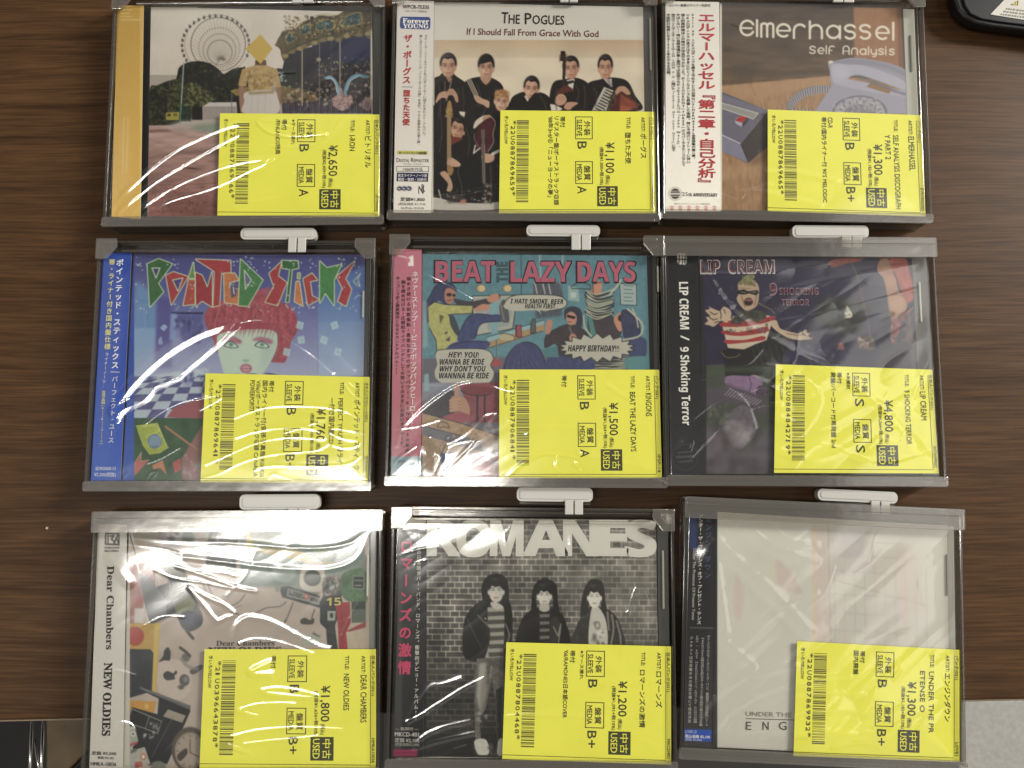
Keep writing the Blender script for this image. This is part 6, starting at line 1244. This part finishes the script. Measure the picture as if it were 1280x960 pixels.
    price_label(d, [(996.4, 801.4), (1199.3, 812.3), (1199.3, 952.6), (991.9, 945.1)], 'パンク(021)', 'エンジンダウン', ['UNDER THE PR', 'ETENSE O'], '¥1,300', '(税抜¥1,182+税10%)', 'B', 'B+', ['帯付', '国内廃盤'], '22U0887869932', 'LOVE1', t, wide=1)
    keeper(d, 'clear security case around the CD with the blank white cover', 'bar', (1022, 610.5, 1122, 630), (1087.6, 1111, 642))
for fn in (cd1, cd2, cd3, cd4, cd5, cd6, cd7, cd8, cd9): fn()

# ================================================================== table, what lies beside and below it
def wood():
    m, nt = new_mat('walnut_laminate'); o = N(nt, 'ShaderNodeOutputMaterial'); p = N(nt, 'ShaderNodeBsdfPrincipled')
    tc = N(nt, 'ShaderNodeTexCoord'); mp = N(nt, 'ShaderNodeMapping'); L = nt.links.new
    mp.inputs['Scale'].default_value = (7.0, 135.0, 1.0); mp.inputs['Rotation'].default_value = (0, 0, math.radians(1.5))
    wv = N(nt, 'ShaderNodeTexNoise'); wv.inputs['Scale'].default_value = 5; wv.inputs['Detail'].default_value = 2
    L(tc.outputs['Object'], wv.inputs['Vector'])
    ad = N(nt, 'ShaderNodeVectorMath', operation='MULTIPLY_ADD'); ad.inputs[1].default_value = (0.0, 0.014, 0); L(wv.outputs['Color'], ad.inputs[0]); L(tc.outputs['Object'], ad.inputs[2])
    L(ad.outputs[0], mp.inputs['Vector'])
    n1 = N(nt, 'ShaderNodeTexNoise'); n1.inputs['Scale'].default_value = 1.0; n1.inputs['Detail'].default_value = 7; n1.inputs['Roughness'].default_value = .66; L(mp.outputs[0], n1.inputs['Vector'])
    r = N(nt, 'ShaderNodeValToRGB'); E = r.color_ramp.elements
    E[0].position = .30; E[0].color = (.030, .0138, .0055, 1); E[1].position = .72; E[1].color = (.076, .0385, .0168, 1)
    e = E.new(.45); e.color = (.050, .0246, .0104, 1); e = E.new(.58); e.color = (.062, .0308, .0132, 1)
    L(n1.outputs[0], r.inputs[0])
    m2 = N(nt, 'ShaderNodeMapping'); m2.inputs['Scale'].default_value = (30, 760, 1); L(ad.outputs[0], m2.inputs['Vector'])
    n2 = N(nt, 'ShaderNodeTexNoise'); n2.inputs['Detail'].default_value = 3; n2.inputs['Scale'].default_value = 1; L(m2.outputs[0], n2.inputs['Vector'])
    r2 = N(nt, 'ShaderNodeMapRange'); r2.inputs['From Min'].default_value = .35; r2.inputs['From Max'].default_value = .65; r2.inputs['To Min'].default_value = .72; r2.inputs['To Max'].default_value = 1.2; L(n2.outputs[0], r2.inputs[0])
    x = N(nt, 'ShaderNodeMix', data_type='RGBA', blend_type='MULTIPLY'); x.inputs[0].default_value = 1; L(r.outputs[0], x.inputs[6]); L(r2.outputs[0], x.inputs[7])
    L(x.outputs[2], p.inputs['Base Color']); p.inputs['Roughness'].default_value = .42; p.inputs['Specular IOR Level'].default_value = .12
    b = N(nt, 'ShaderNodeBump'); b.inputs['Strength'].default_value = .25; b.inputs['Distance'].default_value = .0003; L(n2.outputs[0], b.inputs['Height']); L(b.outputs[0], p.inputs['Normal'])
    L(p.outputs[0], o.inputs[0]); return m
WOOD = wood()
e0 = at(-260, 906, 0); e1 = at(1560, 868, 0)
tb = thing('table', 'dark walnut laminate table the CDs lie on', 'table', (0, 0, 0))
b = MB(1.0)
b.prism([(e0[0], e0[1]), (e1[0], e1[1]), (1.1, 1.0), (-1.1, 1.0)], -.028, 0, WOOD); b.build('tabletop', tb, .0012)
EDGE = plain('pale_edge_band', (.16, .115, .07), .4)
dx = Vector((e1[0] - e0[0], e1[1] - e0[1], 0)).normalized(); nrm = Vector((dx.y, -dx.x, 0)) * .0009
b = MB(1.0); o_ = nrm * .15
b.prism([(e0[0] + o_.x, e0[1] + o_.y), (e1[0] + o_.x, e1[1] + o_.y), (e1[0] + nrm.x, e1[1] + nrm.y), (e0[0] + nrm.x, e0[1] + nrm.y)], -.026, -.0012, EDGE); b.build('edge_band', tb)
c = at(59, 660, 0)
b = MB(1.0); b.prism([(c[0] - .0006, c[1] - .0004), (c[0] + .0004, c[1] - .0007), (c[0] + .0007, c[1] + .0003), (c[0] - .0002, c[1] + .0007)], .0001, .0006, plain('pale_chip', (.35, .28, .2), .7)); 
tag(b.build('paper_crumb'), 'tiny pale crumb on the bare table left of the CDs', 'crumb')
fl = MB(1.0); fl.box(-9, 9, -9, 9, -.74, -.72, plain('dark_floor', (.012, .010, .009), .6, var=.3, bscale=8)); f_ = fl.build('floor'); f_['kind'] = 'structure'
# under the front edge, lower left: chrome rods and a brown board
CH = plain('chrome_wire', (.62, .60, .57), .22, metal=1.0)
t = thing('wire_rack', 'chrome wire rack with two upright rods under the table edge', 'wire rack', at(45, 930, -.12))
o0 = Vector(t.location)
def rod(name, u0, v0, u1, v1, z0, z1, r):
    m_ = MB(1.0); m_.tube([Vector(at(u0, v0, z0)) - o0, Vector(at(u1, v1, z1)) - o0], r, CH); return m_.build(name, t, smooth=True)
rod('upright_rod', 40.5, 880, 37, 985, -.12, -.10, .0012); rod('upright_rod', 54.5, 880, 51, 985, -.12, -.10, .0012); rod('brace', 43, 925, 51, 975, -.125, -.118, .0009)
BRD = plain('brown_board', (.11, .072, .030), .5, var=.35, bscale=30)
t = thing('drawer_board', 'brown wooden board below the table edge at the lower left', 'board', at(82, 925, -.16)); o0 = Vector(t.location)
P = [Vector(at(u, v, -.16)) - o0 for u, v in ((57, 880), (118, 880), (118, 930), (104, 944), (86, 962), (57, 990))]
b = MB(1.0); b.prism([(p.x, p.y) for p in P], -.016, 0, BRD); b.build('board_panel', t, .0015)
DK = plain('black_felt', (.006, .006, .006), .8)
P = [Vector(at(u, v, -.158)) - o0 for u, v in ((119, 945), (119, 1010), (60, 1010), (88, 966), (104, 952))]
b = MB(1.0); b.prism([(p.x, p.y) for p in P], -.010, .001, DK); b.build('black_trim', t, .001)
# pale desk to the lower right
GD = plain('grey_desk_laminate', (.235, .228, .208), .5, bump=.15, bscale=420, var=.10)
q = [at(1203, 876.5, 0), at(1640, 868, 0), at(1640, 1200, 0), at(1196, 1200, 0)]
t = thing('grey_desk', 'pale grey speckled desk butted against the table at the lower right', 'desk', (float(q[0][0]), float(q[0][1]), 0)); o0 = Vector(t.location)
b = MB(1.0); b.prism([(float(p[0] - o0.x), float(p[1] - o0.y)) for p in q], -.03, -.0015, GD); b.build('desktop', t, .001)
# black device with a warning sticker, top right corner
BK = plain('black_abs', (.008, .008, .009), .35, bump=.03, bscale=500)
c0 = at(1194, 20, .02); t = thing('power_adapter', 'black rounded power adapter carrying a white warning sticker', 'power adapter', (float(c0[0]), float(c0[1]), 0)); o0 = Vector(t.location)
def pq(u, v, z): p = at(u, v, z); return (float(p[0]) - o0.x, float(p[1]) - o0.y)
body = [pq(*a, .010) for a in ((1190, -80), (1191, -20), (1193, -2), (1198, 12), (1206, 21), (1220, 28), (1240, 32), (1275, 36), (1330, 44), (1420, 56), (1420, -80))]
b = MB(1.0); b.prism(body, .0035, .010, BK); b.prism([(x + (.006 if x < .02 else 0), y + .004) for x, y in body], .0003, .0034, BK); b.build('shell', t, .002, 3)
rim = [pq(*a, .0112) for a in ((1203, -80), (1202, -10), (1206, 6), (1213, 17), (1226, 23), (1250, 27), (1290, 32), (1420, 50), (1420, -80))]
b = MB(1.0); b.prism(rim, (.01005), .0112, plain('black_cover_plate', (.006, .006, .007), .3)); b.build('cover_plate', t, .001, 3)
st_ = [(1238, 18), (1259, -4), (1330, -4), (1330, 33), (1282, 25)]
b = MB(1.0); b.prism([pq(*a, .0115) for a in st_], .01122, .0115, plain('sticker_paper', (.36, .34, .30), .5, var=.06, bscale=300)); stk = b.build('warning_sticker', t)
b = MB(1.0); z = .01154
def sq(pts, col): b.add([(*pq(*a, z), z) for a in pts], [tuple(range(len(pts)))[::-1]], ink(col))
sq([(1262.5, 6.3), (1272.5, 6.6), (1273, 0.2)], '#3a3518'); z += .00003; sq([(1265, 5.4), (1271, 5.7), (1271.4, 1.8)], '#c8b23c'); z += .00003; sq([(1268.6, 5), (1269.6, 5), (1270.6, 2.4), (1270, 2.4)], '#2a2614')
r_ = random.Random(4)
for row in range(3):
    x = 1258 - row * 3.4
    while x < 1300:
        l = r_.uniform(1.2, 3.6); y = 9.5 + row * 3.9 + (x - 1256) * .13
        sq([(x, y), (x + l, y + .3), (x + l - .8, y + 2.2), (x - .8, y + 1.9)], '#6a655a'); x += l + r_.uniform(.8, 1.6)
b.build('sticker_print', stk)
